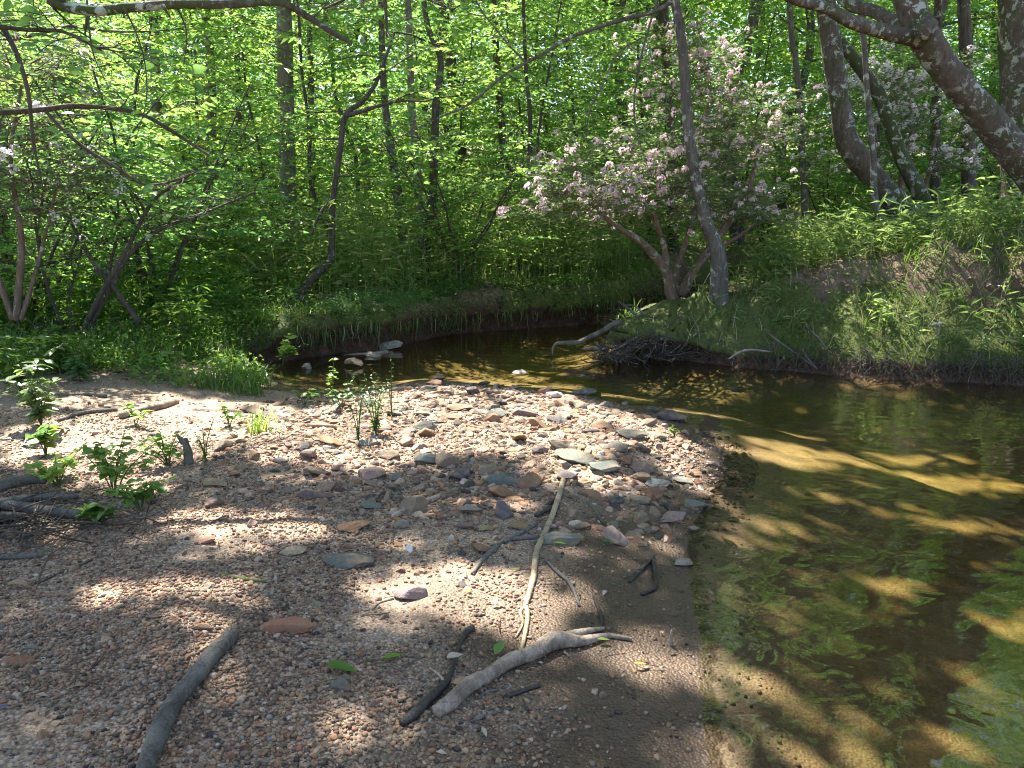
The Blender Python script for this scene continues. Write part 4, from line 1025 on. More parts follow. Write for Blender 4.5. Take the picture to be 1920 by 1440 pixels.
cane("river_cane", "short leafy cane sprouts on the right bank slope", reg(1300, 2050, 7.0, 9.2, lambda d, x, y: (d > .25) & (d < 2.2)), 130, .12, .34, 89, 'cane', .13)
herby("woodland_herbs", "leafy ground cover carpeting the woodland floor", reg(-100, 2050, 9, 24, lambda d, x, y: (d > .9)), 9500, .45, .08, 90, 'leaf_bright', k=8, spread=.14)
# moss tufts on the right bank
r_ = np.random.default_rng(91); x, y = RB(r_, 26000); k = (fbm(x * .8, y * .8, 41) > .40); x, y = x[k], y[k]
tag(link("moss", to_mesh("moss", Geo().add(*blades(r_, np.stack([x, y, ground_h(x, y) - .005], 1), r_.uniform(.015, .05, len(x)), .006, .8)), M['moss'], smooth=False)), "soft green moss cushions on the right bank", "moss", kind='stuff')
# leaf litter of the woods
r_ = np.random.default_rng(92); x, y = reg(-150, 2060, 6.4, 22, lambda d, x, y: (d > .3) & ((y > 9.0) | (x < -2.2) | ((x > 1.6) & (d > .9))))(r_, 16000)
P = np.stack([x, y, ground_h(x, y) + .012], 1)
tag(link("leaf_litter", to_mesh("leaf_litter", Geo().add(*kites(P, r_.normal(0, 1, P.shape) * [1, 1, .2], np.array([0, 0, 1.]) + r_.normal(0, .3, P.shape), r_.uniform(.05, .11, len(P)), .5)), M['deadleaf'], smooth=False)), "brown leaf litter under the trees", "leaf litter", kind='stuff')

# grass hanging down over the lip of the cut far bank
for k_, (mat_, lab_, n_h) in enumerate([('grass', "green grass hanging down over the cut far bank", 2600), ('drygrass', "dead grass hanging down over the cut far bank", 1100)]):
    r_ = np.random.default_rng(95 + k_); x, y = reg(440, 1240, 8.6, 14.5, lambda d, x, y: (d > .12) & (d < .42))(r_, n_h * 9); x, y, z = pushed(x[:n_h], y[:n_h])
    tag(link("hanging_grass", to_mesh("hanging_grass", Geo().add(*blades(r_, np.stack([x, y, z + .01], 1), -r_.uniform(.08, .36, len(x)), .008, .35)), M[mat_], smooth=False)), lab_, "grass", kind='stuff')

RT = reg(1380, 2060, 7.8, 11.5, lambda d, x, y: (d > 1.1) & (d < 4.2))
grassy("grass", "ragged green grass on the crest of the right bank", RT, 6500, .08, .30, 98, wid=.008, lean=1.0)
grassy("dry_grass", "dead straw matted on the crest of the right bank", RT, 2600, .08, .3, 99, 'drygrass', .007, 1.3)
# ---------------------------------------------------------------- gravel and stones
def ico(sub):
    import bmesh
    bm = bmesh.new(); bmesh.ops.create_icosphere(bm, subdivisions=sub, radius=1)
    V = np.array([v.co[:] for v in bm.verts]); F = np.array([[v.index for v in f.verts] for f in bm.faces]); bm.free()
    return V, F
I1, I2, I3 = ico(1), ico(2), ico(4)
def chopped(seed):
    rg = np.random.default_rng(seed); V = I2[0].copy()
    for k in range(8):
        n_ = unit(rg.normal(0, 1, 3)); h = rg.uniform(.45, .8); V = V - n_[None] * np.maximum(V @ n_ - h, 0)[:, None] * .95
    return V / np.abs(V).max(), I2[1]
CH = [chopped(300 + k) for k in range(6)]
def inpoly(x, y, poly):
    ins = np.zeros(x.shape, bool)
    for i in range(len(poly)):
        (ax, ay), (bx, by) = poly[i][:2], poly[(i + 1) % len(poly)][:2]
        if ay != by: ins ^= ((ay > y) != (by > y)) & (x < (bx - ax) * (y - ay) / (by - ay) + ax)
    return ins
# the cobble bar in plan
CB = [onz(*p, .1)[:2] for p in [(560, 760), (640, 742), (760, 724), (900, 724), (1000, 738), (1110, 752), (1240, 782), (1320, 810), (1345, 852), (1325, 900), (1290, 960), (1180, 975), (1060, 985), (940, 1010), (760, 1020), (620, 1010), (520, 960), (470, 880), (500, 810)]]
def cobble_density(x, y):
    x = np.asarray(x); y = np.asarray(y)
    v = np.zeros(x.shape)
    for dx in (-.3, 0, .3):
        for dy in (-.3, 0, .3): v += inpoly(x + dx, y + dy, CB) / 9.0
    return v
def scatter_stones(rng, x, y, z, r, base, squash=(.45, .8), jit=.22):
    many = isinstance(base, list); V0, F0 = base[0] if many else base; n = len(x); m = len(V0)
    B0 = np.array([b[0] for b in base])[rng.integers(0, len(base), n)] if many else V0[None]
    B = B0 * (1 + rng.normal(0, jit, (n, m, 1)))
    S = np.stack([rng.uniform(.75, 1.35, n), rng.uniform(.7, 1.1, n), rng.uniform(*squash, n)], 1)
    B = B * S[:, None, :]
    a = rng.uniform(0, 6.28, n); t = rng.normal(0, .25, n)
    c, s = np.cos(t)[:, None], np.sin(t)[:, None]
    X = B[..., 0] * c + B[..., 2] * s; Z = -B[..., 0] * s + B[..., 2] * c; Y = B[..., 1]
    ca, sa = np.cos(a)[:, None], np.sin(a)[:, None]
    V = np.stack([X * ca - Y * sa, X * sa + Y * ca, Z], -1) * r[:, None, None]
    V += np.stack([x, y, z], 1)[:, None, :]
    F = F0[None] + (np.arange(n) * m)[:, None, None]
    return V.reshape(-1, 3), F.reshape(-1, 3)
r_ = np.random.default_rng(101)
def pebble_layer(name, label, n, rmin, rmax, ymin, ymax, base, dens, sink=.25, power=2.0, squash=(.45, .8), jit=.13, flat=False):
    y = ymin + (ymax - ymin) * r_.random(n) ** power; x = r_.uniform(-.92, .42, n) * (y + .25)
    d, H_, W_ = shore(x, y)
    k = (d > -.25) & (H_ < .26) & (r_.random(n) < dens(x, y, d)); x, y, d = x[k], y[k], d[k]
    z = ground_h(x, y); r = rmin + (rmax - rmin) * r_.random(len(x)) ** 3.0
    V, F = scatter_stones(r_, x, y, z + r * sink, r, base, squash, jit)
    me = to_mesh(name, Geo().add(V, None, F), M['gravel'], smooth=not flat)
    w = np.repeat(np.clip(sst(.45, .05, d), 0, 1), len((base[0] if isinstance(base, list) else base)[0]))
    a = me.attributes.new("wet", 'FLOAT', 'POINT'); a.data.foreach_set("value", w.astype(np.float32))
    return tag(link(name, me), label, "gravel", kind='stuff')
def sandy(x, y, d):          # the smooth sand along the near water's edge carries few pebbles
    return np.clip(sst(.40, 1.25, d + (fbm(x * 1.5, y * 1.5, 31) - .5) * .9), .05, 1)
pebble_layer("gravel", "fine multicoloured gravel covering the creek bar", 225000, .0026, .0105, 1.0, 5.2, I1, lambda x, y, d: np.where(y < 4.2, sandy(x, y, d), 1) * (.12 + .88 * sst(.3, .62, fbm(x * 2.3, y * 2.3, 7))), power=1.7, jit=.2)
pebble_layer("pebbles", "rounded pebbles strewn over the gravel bar", 15000, .008, .024, 1.0, 7.0, CH, lambda x, y, d: (.16 + .55 * cobble_density(x, y) + .25 * (vnoise(x * 2, y * 2, 9) > .62)) * np.where(y < 4.2, sandy(x, y, d), 1), .05, 1.25, flat=True, jit=.05)
pebble_layer("small_cobbles", "small broken cobbles packed between the larger stones of the bar", 21000, .011, .042, 3.3, 7.2, CH, lambda x, y, d: np.maximum(cobble_density(x, y) * (.6 + .6 * vnoise(x * 2.2, y * 2.2, 19)), .03), -.05, .9, (.35, .75), jit=.05, flat=True)

def stone_variant(seed):
    rg = np.random.default_rng(seed); V, F = I3; V = V.copy()
    S = np.array([rg.uniform(.95, 1.3), rg.uniform(.7, .95), rg.uniform(.45, .75)])
    for k in range(rg.integers(9, 15)):                       # broken flat faces
        n_ = unit(rg.normal(0, 1, 3)); h = rg.uniform(.45, .78); q = V @ n_
        V = V - n_[None] * np.maximum(q - h, 0)[:, None] * .93
    for f, a in ((2.0, .09), (4.5, .03), (10, .012)):
        ph = rg.uniform(0, 6.28, (3, 3)); w = rg.normal(0, f, (3, 3))
        V = V * (1 + a * sum(np.sin(V @ w[k] + ph[k, 0]) for k in range(3))[:, None] / 1.7)
    V = V * S
    V[:, 2] = np.maximum(V[:, 2], -.6 * S[2])
    return to_mesh("stone", Geo().add(V, None, F), M['stone'], smooth=False)
SV = [stone_variant(200 + k) for k in range(14)]
HUES = {"rusty orange": [(.27, .14, .065), (.31, .17, .08), (.23, .11, .055)], "tan": [(.28, .205, .13), (.33, .25, .165), (.25, .18, .11)], "grey green": [(.15, .17, .13), (.19, .20, .15), (.13, .16, .135)],
        "pinkish": [(.33, .21, .155), (.28, .18, .14), (.37, .26, .2)], "dark grey": [(.085, .075, .075), (.11, .095, .095), (.07, .06, .055)], "pale grey": [(.25, .23, .19), (.33, .30, .26), (.21, .195, .165)], "brown": [(.19, .12, .075), (.22, .145, .10), (.16, .10, .065)]}
def stone(x, y, r, hue, label, group, k=None, rz=None, sink=.24, name="stone", tilt=.18, sc=None, z=None, col=None):
    me = SV[int(r_.integers(len(SV))) if k is None else k]
    o = link(name, me, None, (x, y, (ground_h(np.array([x]), np.array([y]))[0] if z is None else z) + r * (.5 - sink) * .6))
    s = np.array(sc) if sc is not None else r_.uniform(.75, 1.2, 3) * [1, 1, .9]
    o.scale = tuple(r * s); o.rotation_euler = (r_.normal(0, tilt), r_.normal(0, tilt), r_.uniform(0, 6.28) if rz is None else rz)
    c = np.array(col if col is not None else HUES[hue][int(r_.integers(3))]) * r_.uniform(.72, 1.05); o.color = (*c, 1)
    return tag(o, label, "stone", group)
# stones one can point to: px, py, width px, colour words, (r, g, b), label
HERO = [(1085, 864, 84, (.14, .165, .135), "large dark grey-green rounded boulder near the middle of the cobbles"), (1130, 884, 70, (.25, .31, .27), "flat pale green slab just below the dark green boulder"),
 (1255, 787, 66, (.10, .085, .075), "large dark craggy stone at the water's edge of the bar"), (1185, 820, 56, (.19, .20, .165), "grey rounded stone behind the white pebbles near the water"), (1012, 850, 34, (.085, .075, .09), "black-purple angular stone in the middle of the cobbles"),
 (590, 935, 52, (.13, .095, .10), "dark purple flat stone on the left of the gravel"), (692, 938, 34, (.05, .045, .045), "small near-black stone between gravel and cobbles"), (400, 912, 52, (.40, .29, .17), "tan blocky stone at the left edge of the lit gravel"),
 (668, 995, 56, (.24, .12, .06), "rust brown chunk beside the dry stick"), (752, 990, 38, (.22, .215, .18), "upright grey stone at the lower end of the dry stick"), (878, 962, 48, (.30, .285, .245), "pale grey angular stone right of the dry stick"), (868, 992, 40, (.22, .15, .145), "purplish wedge stone below the pale grey angular stone"),
 (908, 996, 30, (.42, .34, .17), "small yellow stone above the dark sand"), (972, 992, 34, (.30, .19, .085), "brown-yellow stone beside the forked grey stick"), (966, 938, 30, (.36, .2, .09), "orange stone above the crooked pale stick"), (385, 1018, 42, (.34, .17, .12), "red-brown stone at the tip of the bright gravel patch"),
 (548, 1040, 50, (.48, .39, .26), "cream coloured flat stone in the bright gravel patch"), (652, 1062, 88, (.135, .145, .125), "large flat grey-green stone half sunk in the gravel"), (770, 1122, 66, (.25, .185, .195), "smooth violet oval stone on the sunlit sand"),
 (538, 1184, 84, (.35, .15, .09), "long brick-red stone on the sand beside the thick grey branch"), (36, 1246, 48, (.27, .125, .065), "brown-orange stone near the left edge of the gravel"), (60, 1218, 28, (.19, .21, .185), "grey-green pebble above the brown-orange stone"), (6, 1334, 32, (.12, .13, .165), "blue-grey pebble cut by the left edge"),
 (638, 1290, 52, (.17, .165, .145), "flat grey stone under the big green leaf"), (285, 1162, 30, (.10, .085, .085), "dark smooth pebble above the thick grey branch"), (378, 1184, 46, (.36, .23, .13), "flat orange-tan chip above the frayed end of the thick branch"), (1280, 1058, 40, (.36, .315, .27), "pale stone at the water's edge beside the wet twigs"),
 (1232, 912, 44, (.27, .265, .23), "pale grey stone at the edge of the wet sand"), (1283, 905, 42, (.24, .25, .22), "rounded grey stone by the shallow water"), (735, 965, 20, (.30, .32, .33), "small bluish stone behind the dry stick"), (525, 866, 30, (.44, .40, .37), "small white stone in the lit gravel on the left"),
 (690, 835, 46, (.19, .2, .17), "grey-green cobble beside the bluish-green plant"), (800, 868, 50, (.22, .25, .22), "flat green-grey cobble in the shade of the middle bar"), (985, 780, 40, (.16, .11, .12), "plum coloured cobble high on the middle of the bar"), (1100, 740, 42, (.13, .14, .14), "dark slate lying at the upper water line"), (1040, 745, 40, (.52, .50, .49), "white flat stone at the upper water line"),
 (865, 770, 46, (.40, .25, .15), "orange-pink cobble at the top of the bar"), (920, 790, 40, (.33, .17, .1), "reddish slab on the middle of the sunny cobbles"), (820, 712, 28, (.28, .25, .22), "stone poking up at the far tip of the bar"), (905, 722, 26, (.06, .05, .045), "black wet stone at the bar's far waterline")]
HP = []
for k, (px, py, w_, col, lab) in enumerate(HERO):
    p = gp(px, py); r = rad(w_, p) * .98; HP.append((p[0], p[1], r))
    stone(p[0], p[1], r, None, lab, None, k % 14, r_.normal(0, .2), .22 if py > 1000 else .12, tilt=.06, sc=(1.0, .85, .72), col=np.array(col) * [1.06, 1.0, .9])
# the rest of the three hundred largest stones of the bar
cand = []
for k in range(5200):
    y = r_.uniform(3.1, 7.1); x = r_.uniform(-2.8, 2.0)
    if r_.random() > cobble_density(np.array([x]), np.array([y]))[0]: continue
    cand.append((x, y))
placed = list(HP); cnt = 0
sizes = np.sort(.03 + .062 * r_.random(255) ** 2.4)[::-1]
ci = 0
dcand = shore([c[0] for c in cand], [c[1] for c in cand])[0]
for r in sizes:
    for q in range(ci, len(cand)):
        x, y = cand[q]; ci = q + 1
        if dcand[q] < -.06: continue
        if any((x - a) ** 2 + (y - b) ** 2 < (.72 * (r + c)) ** 2 for a, b, c in placed): continue
        placed.append((x, y, r)); break
    else: break
    hue = str(r_.choice(list(HUES), p=[.20, .18, .18, .17, .08, .10, .09]))
    place = "at the top of the bar" if y > 5.6 else ("in the middle of the bar" if y > 4.3 else "on the near side of the bar")
    side = "left" if x < -.4 else "right"
    size = "large" if r > .07 else "smaller"
    lab = f"{size} {hue} cobble {place}, {side} half"
    stone(x, y, r, hue, lab, f"{size} {hue} cobbles {place}, {side} half")
# stones in the creek
for px, py, w_, col, lab, nm, mz in [(662, 686, 46, (.10, .095, .05), "dark mossy rock standing in the shallows by the undercut bank", "rock", .05), (732, 655, 40, (.40, .37, .31), "pale rock at the foot of the undercut bank", "rock", .06), (976, 697, 40, (.20, .19, .185), "grey stone breaking the water in midstream", "rock", 0.01),
                                      (700, 668, 26, (.34, .28, .22), "tan stone wedged beside the drift log under the bank", "rock", .03), (575, 690, 34, (.33, .29, .25), "pale stone at the upstream tip of the inlet", "rock", .03), (1388, 722, 26, (.16, .15, .14), "dark stone just under the riffle near the right bank", "rock", -.03)]:
    p = onz(px, py); r = rad(w_, p); stone(p[0], p[1], r, None, lab, None, name=nm, z=mz - .03, col=col, sc=(1.1, .9, .8), tilt=.05)

# ---------------------------------------------------------------- sticks and branches lying about
def stick(name, label, path, mat, sides=10, sub=6, rough=.07, cat="stick", lift=.0, forks=(), group=None, extra=None):
    """path: (px, py, width px, height of the axis above the ground in widths)"""
    P = []; R = []
    def pt(p):
        q = gp(p[0], p[1]); r = rad(p[2], q) * (.76 if p[2] > 9 else .9); q = q.copy(); q[2] += r * (.75 + (p[3] if len(p) > 3 else 0)) + lift; return q, r
    for p in path: q, r = pt(p); P.append(q); R.append(r)
    rs = np.random.default_rng(sum(map(ord, label))); base = tuple(P[len(P) // 2])
    g = Geo().add(*tube(P, R, sides, sub, rs, rough))
    if not forks and extra is None:
        return tag(link(name, to_mesh(name, g, M[mat], base), loc=base), label, cat, group)
    o = empty(name, base, label, cat, group)
    link("branch", to_mesh("branch", g, M[mat], base), o)
    for f in forks:
        FP = []; FR = []
        for p in f: q, r = pt(p); FP.append(q); FR.append(r)
        link("side_twig", to_mesh("side_twig", Geo().add(*tube(FP, FR, 7, sub, rs, rough)), M[mat], base), o)
    if extra == 'fray':
        d = unit(P[-1] - P[-2]); gf = Geo()
        for k in range(40):
            s_ = P[-1] + rs.normal(0, .008, 3) - d * .02; e_ = s_ + (d + rs.normal(0, .25, 3)) * rs.uniform(.03, .075)
            gf.add(*tube([s_, (s_ + e_) / 2 + rs.normal(0, .003, 3), e_], [.004, .003, .0012], 4, 2, None, 0, False))
        link("frayed_end", to_mesh("frayed_end", gf, M['wood_fray'], base), o)
    return o
stick("fallen_branch", "thick grey branch with a frayed broken end at the lower left", [(262, 1500, 46), (283, 1430, 46), (312, 1365, 47), (338, 1318, 44), (372, 1275, 43), (402, 1238, 41), (428, 1210, 40), (438, 1196, 30)], 'wood_grey', 14, 8, .07, "branch", forks=[[(424, 1206, 22), (427, 1194, 18, .6), (428, 1188, 14, .9)]], extra='fray')
stick("driftwood", "thick pale barkless driftwood limb lying on the sand in the foreground", [(818, 1350, 33), (842, 1330, 40), (880, 1300, 40), (915, 1280, 35), (955, 1254, 38), (1000, 1236, 36), (1030, 1217, 46), (1052, 1216, 40), (1080, 1213, 28), (1105, 1206, 22), (1138, 1198, 13), (1160, 1202, 9), (1184, 1203, 8)], 'wood_pale', 16, 9, .10, "branch",
      forks=[[(1062, 1208, 24, .5), (1098, 1192, 17, .6), (1132, 1184, 8, .6)], [(955, 1236, 12), (985, 1228, 12), (1010, 1222, 9)], [(1058, 1225, 7), (1066, 1236, 5)]])
stick("wet_stick", "dark wet stick lying under the driftwood limb, its tip broken", [(754, 1368, 20), (775, 1352, 27), (805, 1325, 27), (832, 1293, 24), (845, 1268, 12), (852, 1245, 10), (862, 1215, 13), (872, 1196, 16), (886, 1183, 17)], 'wood_dark', 10, 6, .09, "stick")
stick("twig", "thin bent tan twig leaning over the dark wet stick", [(812, 1326, 6), (828, 1302, 6, 3), (832, 1290, 6, 4), (822, 1275, 5, 3), (806, 1260, 4)], 'wood_tan', 6, 4, .05, "twig")
stick("crooked_stick", "long pale crooked stick standing out across the gravel and sand", [(1056, 906, 13), (1046, 940, 14), (1035, 970, 14), (1024, 1000, 15), (1008, 1032, 15), (1003, 1060, 15), (1000, 1088, 15), (992, 1118, 14), (985, 1140, 13)], 'wood_tan', 10, 7, .05, "stick",
      forks=[[(986, 1136, 11), (989, 1165, 12), (984, 1195, 11), (977, 1226, 10)], [(985, 1140, 8), (975, 1152, 7), (980, 1175, 5), (966, 1202, 5)]])
stick("forked_stick", "forked grey stick beside the long pale crooked one", [(886, 1080, 9), (904, 1056, 12), (925, 1036, 13), (947, 1019, 13), (975, 1013, 11), (1012, 1013, 8)], 'wood_grey', 8, 6, .06, "stick", forks=[[(945, 1020, 9), (972, 1006, 9), (1006, 986, 7)], [(950, 994, 3, 2), (985, 1000, 3, 2), (1014, 1018, 3, 1)]])
stick("twig", "short knobbly grey twig right of the crooked stick", [(1024, 1054, 6), (1045, 1075, 8), (1062, 1092, 9), (1075, 1112, 8), (1086, 1140, 7)], 'wood_grey', 7, 4, .1, "twig")
stick("twig", "dark wet twig bent double at the water's edge", [(1180, 1096, 10), (1202, 1072, 11), (1226, 1048, 8)], 'wood_dark', 7, 4, .08, "twig", forks=[[(1224, 1052, 9), (1228, 1080, 9), (1228, 1106, 9), (1204, 1118, 9)]])
stick("dry_stick", "short dry driftwood stick lying on the cobbles", [(738, 973, 14), (770, 958, 19), (805, 945, 17), (838, 928, 13), (856, 921, 9)], 'wood_pale', 9, 5, .08, "stick")
stick("twig", "tiny dark twig stuck in the sand right of the driftwood tip", [(1112, 1120, 4), (1124, 1148, 8), (1130, 1176, 6)], 'wood_dark', 6, 3, .1, "twig")
stick("twig", "dark half-buried stick below the driftwood limb", [(948, 1312, 12), (975, 1305, 13), (1012, 1292, 8)], 'wood_dark', 7, 3, .12, "stick")
stick("twig", "thin grey twig lowest below the driftwood limb", [(882, 1356, 6), (920, 1344, 7), (958, 1335, 5)], 'wood_grey', 6, 3, .08, "twig")
stick("twig", "short grey twig tucked against the middle of the driftwood limb", [(898, 1312, 6), (915, 1304, 8), (935, 1295, 5)], 'wood_grey', 6, 3, .08, "twig")
stick("twig", "thin greenish twig across the shaded gravel", [(420, 1083, 4), (455, 1090, 7), (498, 1096, 6)], 'stem', 6, 3, .06, "twig")
stick("twig", "small pale twig at the left end of the violet stone", [(698, 1145, 4), (712, 1132, 4), (738, 1124, 4)], 'wood_pale', 6, 3, .06, "twig")
stick("twig", "long hair-thin dark twig on the gravel below the debris heap", [(70, 1098, 4), (110, 1078, 4), (150, 1065, 4), (185, 1044, 3)], 'wood_dark', 5, 3, .06, "twig")
stick("twig", "slim brown twig on the cobbles by the wet sand", [(1102, 945, 5), (1118, 962, 5), (1132, 986, 5)], 'wood_grey', 6, 3, .06, "twig")
stick("twig", "dark stick poking from under the top of the crooked stick", [(1005, 972, 12), (1025, 960, 14), (1046, 955, 10)], 'wood_dark', 7, 3, .1, "stick")
p = gp(1256, 1212)
tag(link("wood_chip", to_mesh("wood_chip", Geo().add(*tube([p + [0, 0, -.02], p + [.002, .002, .025], p + [.004, 0, .06]], [.007, .0085, .003], 7, 3, np.random.default_rng(3), .15)), M['wood_pale'], tuple(p)), loc=tuple(p)), "pale splinter of wood standing upright in the wet sand", "wood chip")
# debris heap at the left edge
stick("plank_splinter", "top split grey plank of the debris heap at the left edge", [(-60, 962, 34, 1.2), (10, 938, 34, 1.4), (60, 922, 26, 1.6), (88, 914, 12, 1.8)], 'wood_grey', 7, 4, .12, "broken wood")
stick("plank_splinter", "long dark split limb in the middle of the debris heap", [(-60, 972, 22, 1.0), (30, 955, 24, 1.0), (90, 944, 18, .9), (148, 938, 8, .8)], 'wood_grey', 7, 4, .12, "broken wood")
stick("fallen_branch", "round grey branch end pointing right out of the debris heap", [(-30, 955, 26, .6), (40, 962, 28, .4), (100, 970, 27, .2), (152, 976, 24, .1)], 'wood_grey', 10, 4, .08, "branch")
stick("plank_splinter", "lower dark plank piece under the debris heap", [(-60, 1000, 26, .2), (0, 985, 30, .2), (50, 975, 24, .1)], 'wood_dark', 7, 4, .12, "broken wood")
stick("fallen_branch", "straight smooth stick lowest at the left edge below the debris heap", [(-60, 1050, 17), (20, 1048, 17), (84, 1046, 15)], 'wood_grey', 9, 4, .05, "stick")
rs = np.random.default_rng(12); g = Geo(); c = gp(40, 1005)
for k in range(95):
    a = c + [rs.normal(0, .24), rs.normal(0, .16), rs.uniform(.004, .07)]; v = rs.normal(0, 1, 3) * [1, .7, .25]; v = unit(v) * rs.uniform(.06, .22)
    g.add(*tube([a - v, a + rs.normal(0, .015, 3), a + v], [.002, .004, .0015], 5, 2, None, 0, False))
tag(link("twig_litter", to_mesh("twig_litter", g, M['twig'], tuple(c)), loc=tuple(c)), "fine twig litter caught in the debris heap", "twig litter", kind='stuff')
# logs further back
stick("log", "short pale log lying where the gravel meets the green herbs", [(226, 786, 17, .2), (262, 776, 19), (300, 767, 19), (332, 757, 15)], 'wood_pale', 10, 4, .06, "log")
stick("fallen_branch", "thin grey branch behind the short pale log", [(110, 792, 8), (160, 777, 9), (220, 772, 7)], 'wood_grey', 7, 4, .08, "branch")
stick("fallen_branch", "low dark branch lying in the grass left of the log", [(108, 744, 6), (165, 742, 10), (200, 746, 9)], 'wood_grey', 7, 4, .08, "branch")
stick("fallen_branch", "dark fallen log among the cane on top of the right bank", [(1690, 428, 26, .4), (1780, 418, 28, .3), (1860, 414, 28, .3), (1960, 408, 26, .3)], 'wood_dark', 10, 4, .08, "log")
stump = gp(352, 870)
g = Geo().add(*tube([stump + [0, 0, -.02], stump + [.005, 0, .07], stump + [-.01, 0, .14]], [.03, .022, .018], 9, 4, rs, .15)).add(*tube([stump + [-.01, 0, .12], stump + [-.05, 0, .17]], [.016, .006], 6, 2, rs, .1))
tag(link("stump", to_mesh("stump", g, M['wood_grey'], tuple(stump)), loc=tuple(stump)), "small broken grey stump among the gravel plants", "stump")
# the root that reaches out over the water from the bank corner
def free(name, label, paths, mat, cat, sides=9, sub=6, names=None):
    rs = np.random.default_rng(sum(map(ord, label)))
    P0 = paths[0][0]; base = tuple(at(*P0[:3]))
    o = empty(name, base, label, cat) if len(paths) > 1 else None
    for k, path in enumerate(paths):
        P = [at(*p[:3]) for p in path]; R = [rad(p[3], q) for p, q in zip(path, P)]
        me = to_mesh(names[k] if names else name, Geo().add(*tube(P, R, sides, sub, rs, .08)), M[mat], base)
        if o is None: return tag(link(name, me, loc=base), label, cat)
        link(names[k], me, o)
    return o
free("drift_root", "long curving grey root arching out of the bank corner over the water", [[(1310, 606, 9.35, 16), (1262, 596, 9.2, 15), (1222, 590, 9.1, 14), (1195, 598, 9.0, 13), (1178, 604, 8.95, 12), (1152, 608, 8.9, 11), (1128, 622, 8.85, 10), (1105, 632, 8.8, 10), (1085, 642, 8.75, 9), (1062, 643, 8.7, 8), (1045, 644, 8.7, 6), (1037, 652, 8.7, 4), (1036, 666, 8.7, 3)],
     [(1186, 600, 8.98, 9), (1182, 614, 8.97, 8), (1176, 626, 8.96, 6)], [(1200, 597, 9., 6), (1180, 580, 9., 4), (1160, 565, 9., 2)], [(1210, 592, 9., 5), (1190, 574, 9.05, 3), (1168, 572, 9.05, 2)]], 'wood_grey', "root", 9, 6, ["root", "side_root", "side_twig", "side_twig"])
rs = np.random.default_rng(15); g = Geo(); c = at(1230, 645, 8.75)
for k in range(330):
    px_ = rs.uniform(1120, 1310); f = (px_ - 1120) / 190; top = 660 - 40 * f ** .7; py_ = rs.uniform(top, 676)
    a = at(px_, py_, 8.35 + .22 * f + rs.uniform(-.2, .25)); v = unit(np.array([rs.normal(-.5, .7), rs.normal(-.2, .6), rs.normal(-.1, .6)])) * rs.uniform(.06, .3)
    g.add(*tube([a - v, a + rs.normal(0, .05, 3), a + v], list(np.array([.009, .0075, .002]) * rs.choice([.25, .35, .5, 1.0])), 5, 2, None, 0, False))
tag(link("root_mat", to_mesh("root_mat", g, M['bark_dark'], tuple(c)), loc=tuple(c)), "dark tangled mat of roots and drift under the curving root", "root mat", kind='stuff')
free("driftwood", "pale driftwood piece stranded in the water below the root mat", [[(1092, 654, 8.5, 4), (1115, 652, 8.5, 7), (1140, 658, 8.5, 7)], [(1112, 668, 8.4, 4), (1130, 656, 8.45, 6), (1165, 648, 8.5, 6)]], 'wood_pale', "driftwood", 7, 4, ["branch", "branch"])
free("drift_log", "pale drift log under the undercut bank", [[(588, 692, 8.4, 6), (620, 676, 8.7, 9), (660, 668, 8.9, 11), (700, 664, 8.95, 10), (728, 660, 9., 7)]], 'wood_pale', "log", 8, 5)
free("dead_twig", "thin curved pale twig arching from the right bank over the water", [[(1367, 673, 7.7, 3), (1385, 661, 7.75, 5), (1410, 656, 7.8, 5), (1446, 660, 7.85, 4)]], 'wood_pale', "twig", 6, 4)
free("dead_twig", "straight dead twig slanting down the right bank to the water", [[(1434, 620, 8.2, 3), (1465, 644, 8., 4), (1500, 668, 7.8, 4), (1532, 692, 7.6, 3)], [(1502, 652, 7.8, 3), (1512, 668, 7.75, 3), (1530, 690, 7.6, 3)]], 'wood_grey', "twig", 6, 4, ["stem", "stem"])
free("dead_twig", "grey dead stem leaning on the moss in the middle of the right bank", [[(1508, 610, 8.1, 3), (1540, 640, 7.9, 4), (1558, 676, 7.7, 3)]], 'wood_grey', "twig", 6, 4)
free("exposed_roots", "bare exposed roots on the right bank", [[(1738, 612, 7.9, 6), (1765, 608, 7.85, 8), (1800, 610, 7.85, 8), (1830, 606, 7.9, 5)], [(1762, 584, 8.05, 6), (1790, 594, 8., 9), (1815, 600, 7.9, 9), (1842, 590, 7.95, 6)], [(1808, 545, 8.2, 5), (1812, 575, 8.05, 7), (1806, 596, 7.95, 6)], [(1760, 588, 8., 5), (1761, 610, 7.85, 5), (1760, 630, 7.75, 4)]], 'bark_pale', "roots", 7, 5, ["root"] * 4)

# ---------------------------------------------------------------- fallen leaves
def leaf_obj(px, py, L, az, mat, label, wr=.5, cat="leaf", droop=.14, lift=.02, fold=.1, tiltz=.0):
    p = gp(px, py); p[2] += lift
    D = np.array([[math.cos(az), math.sin(az), tiltz]]); g = Geo().add(*ovals(np.zeros((1, 3)), D, np.array([[0, 0, 1.]]), np.array([L]), wr, fold, droop))
    me = to_mesh("fallen_leaf", g, M[mat])
    return tag(link("fallen_leaf", me, loc=tuple(p)), label, cat)
leaf_obj(612, 1258, .105, -.28, 'grass', "big glossy green leaf lying over a flat grey stone", .42)
leaf_obj(716, 1250, .075, .55, 'herb', "narrow light green leaf between the big leaf and the wet stick", .36)
leaf_obj(928, 1240, .06, .9, 'herb', "green leaf propped up behind the driftwood limb", .6, tiltz=.7)
leaf_obj(848, 1292, .085, .25, 'deadleaf', "flat grey-brown dead leaf beside the driftwood limb", .55, lift=.02)
leaf_obj(838, 1254, .06, .6, 'deadleaf', "curled pale dead leaf resting on the dark wet stick", .6, lift=.03)
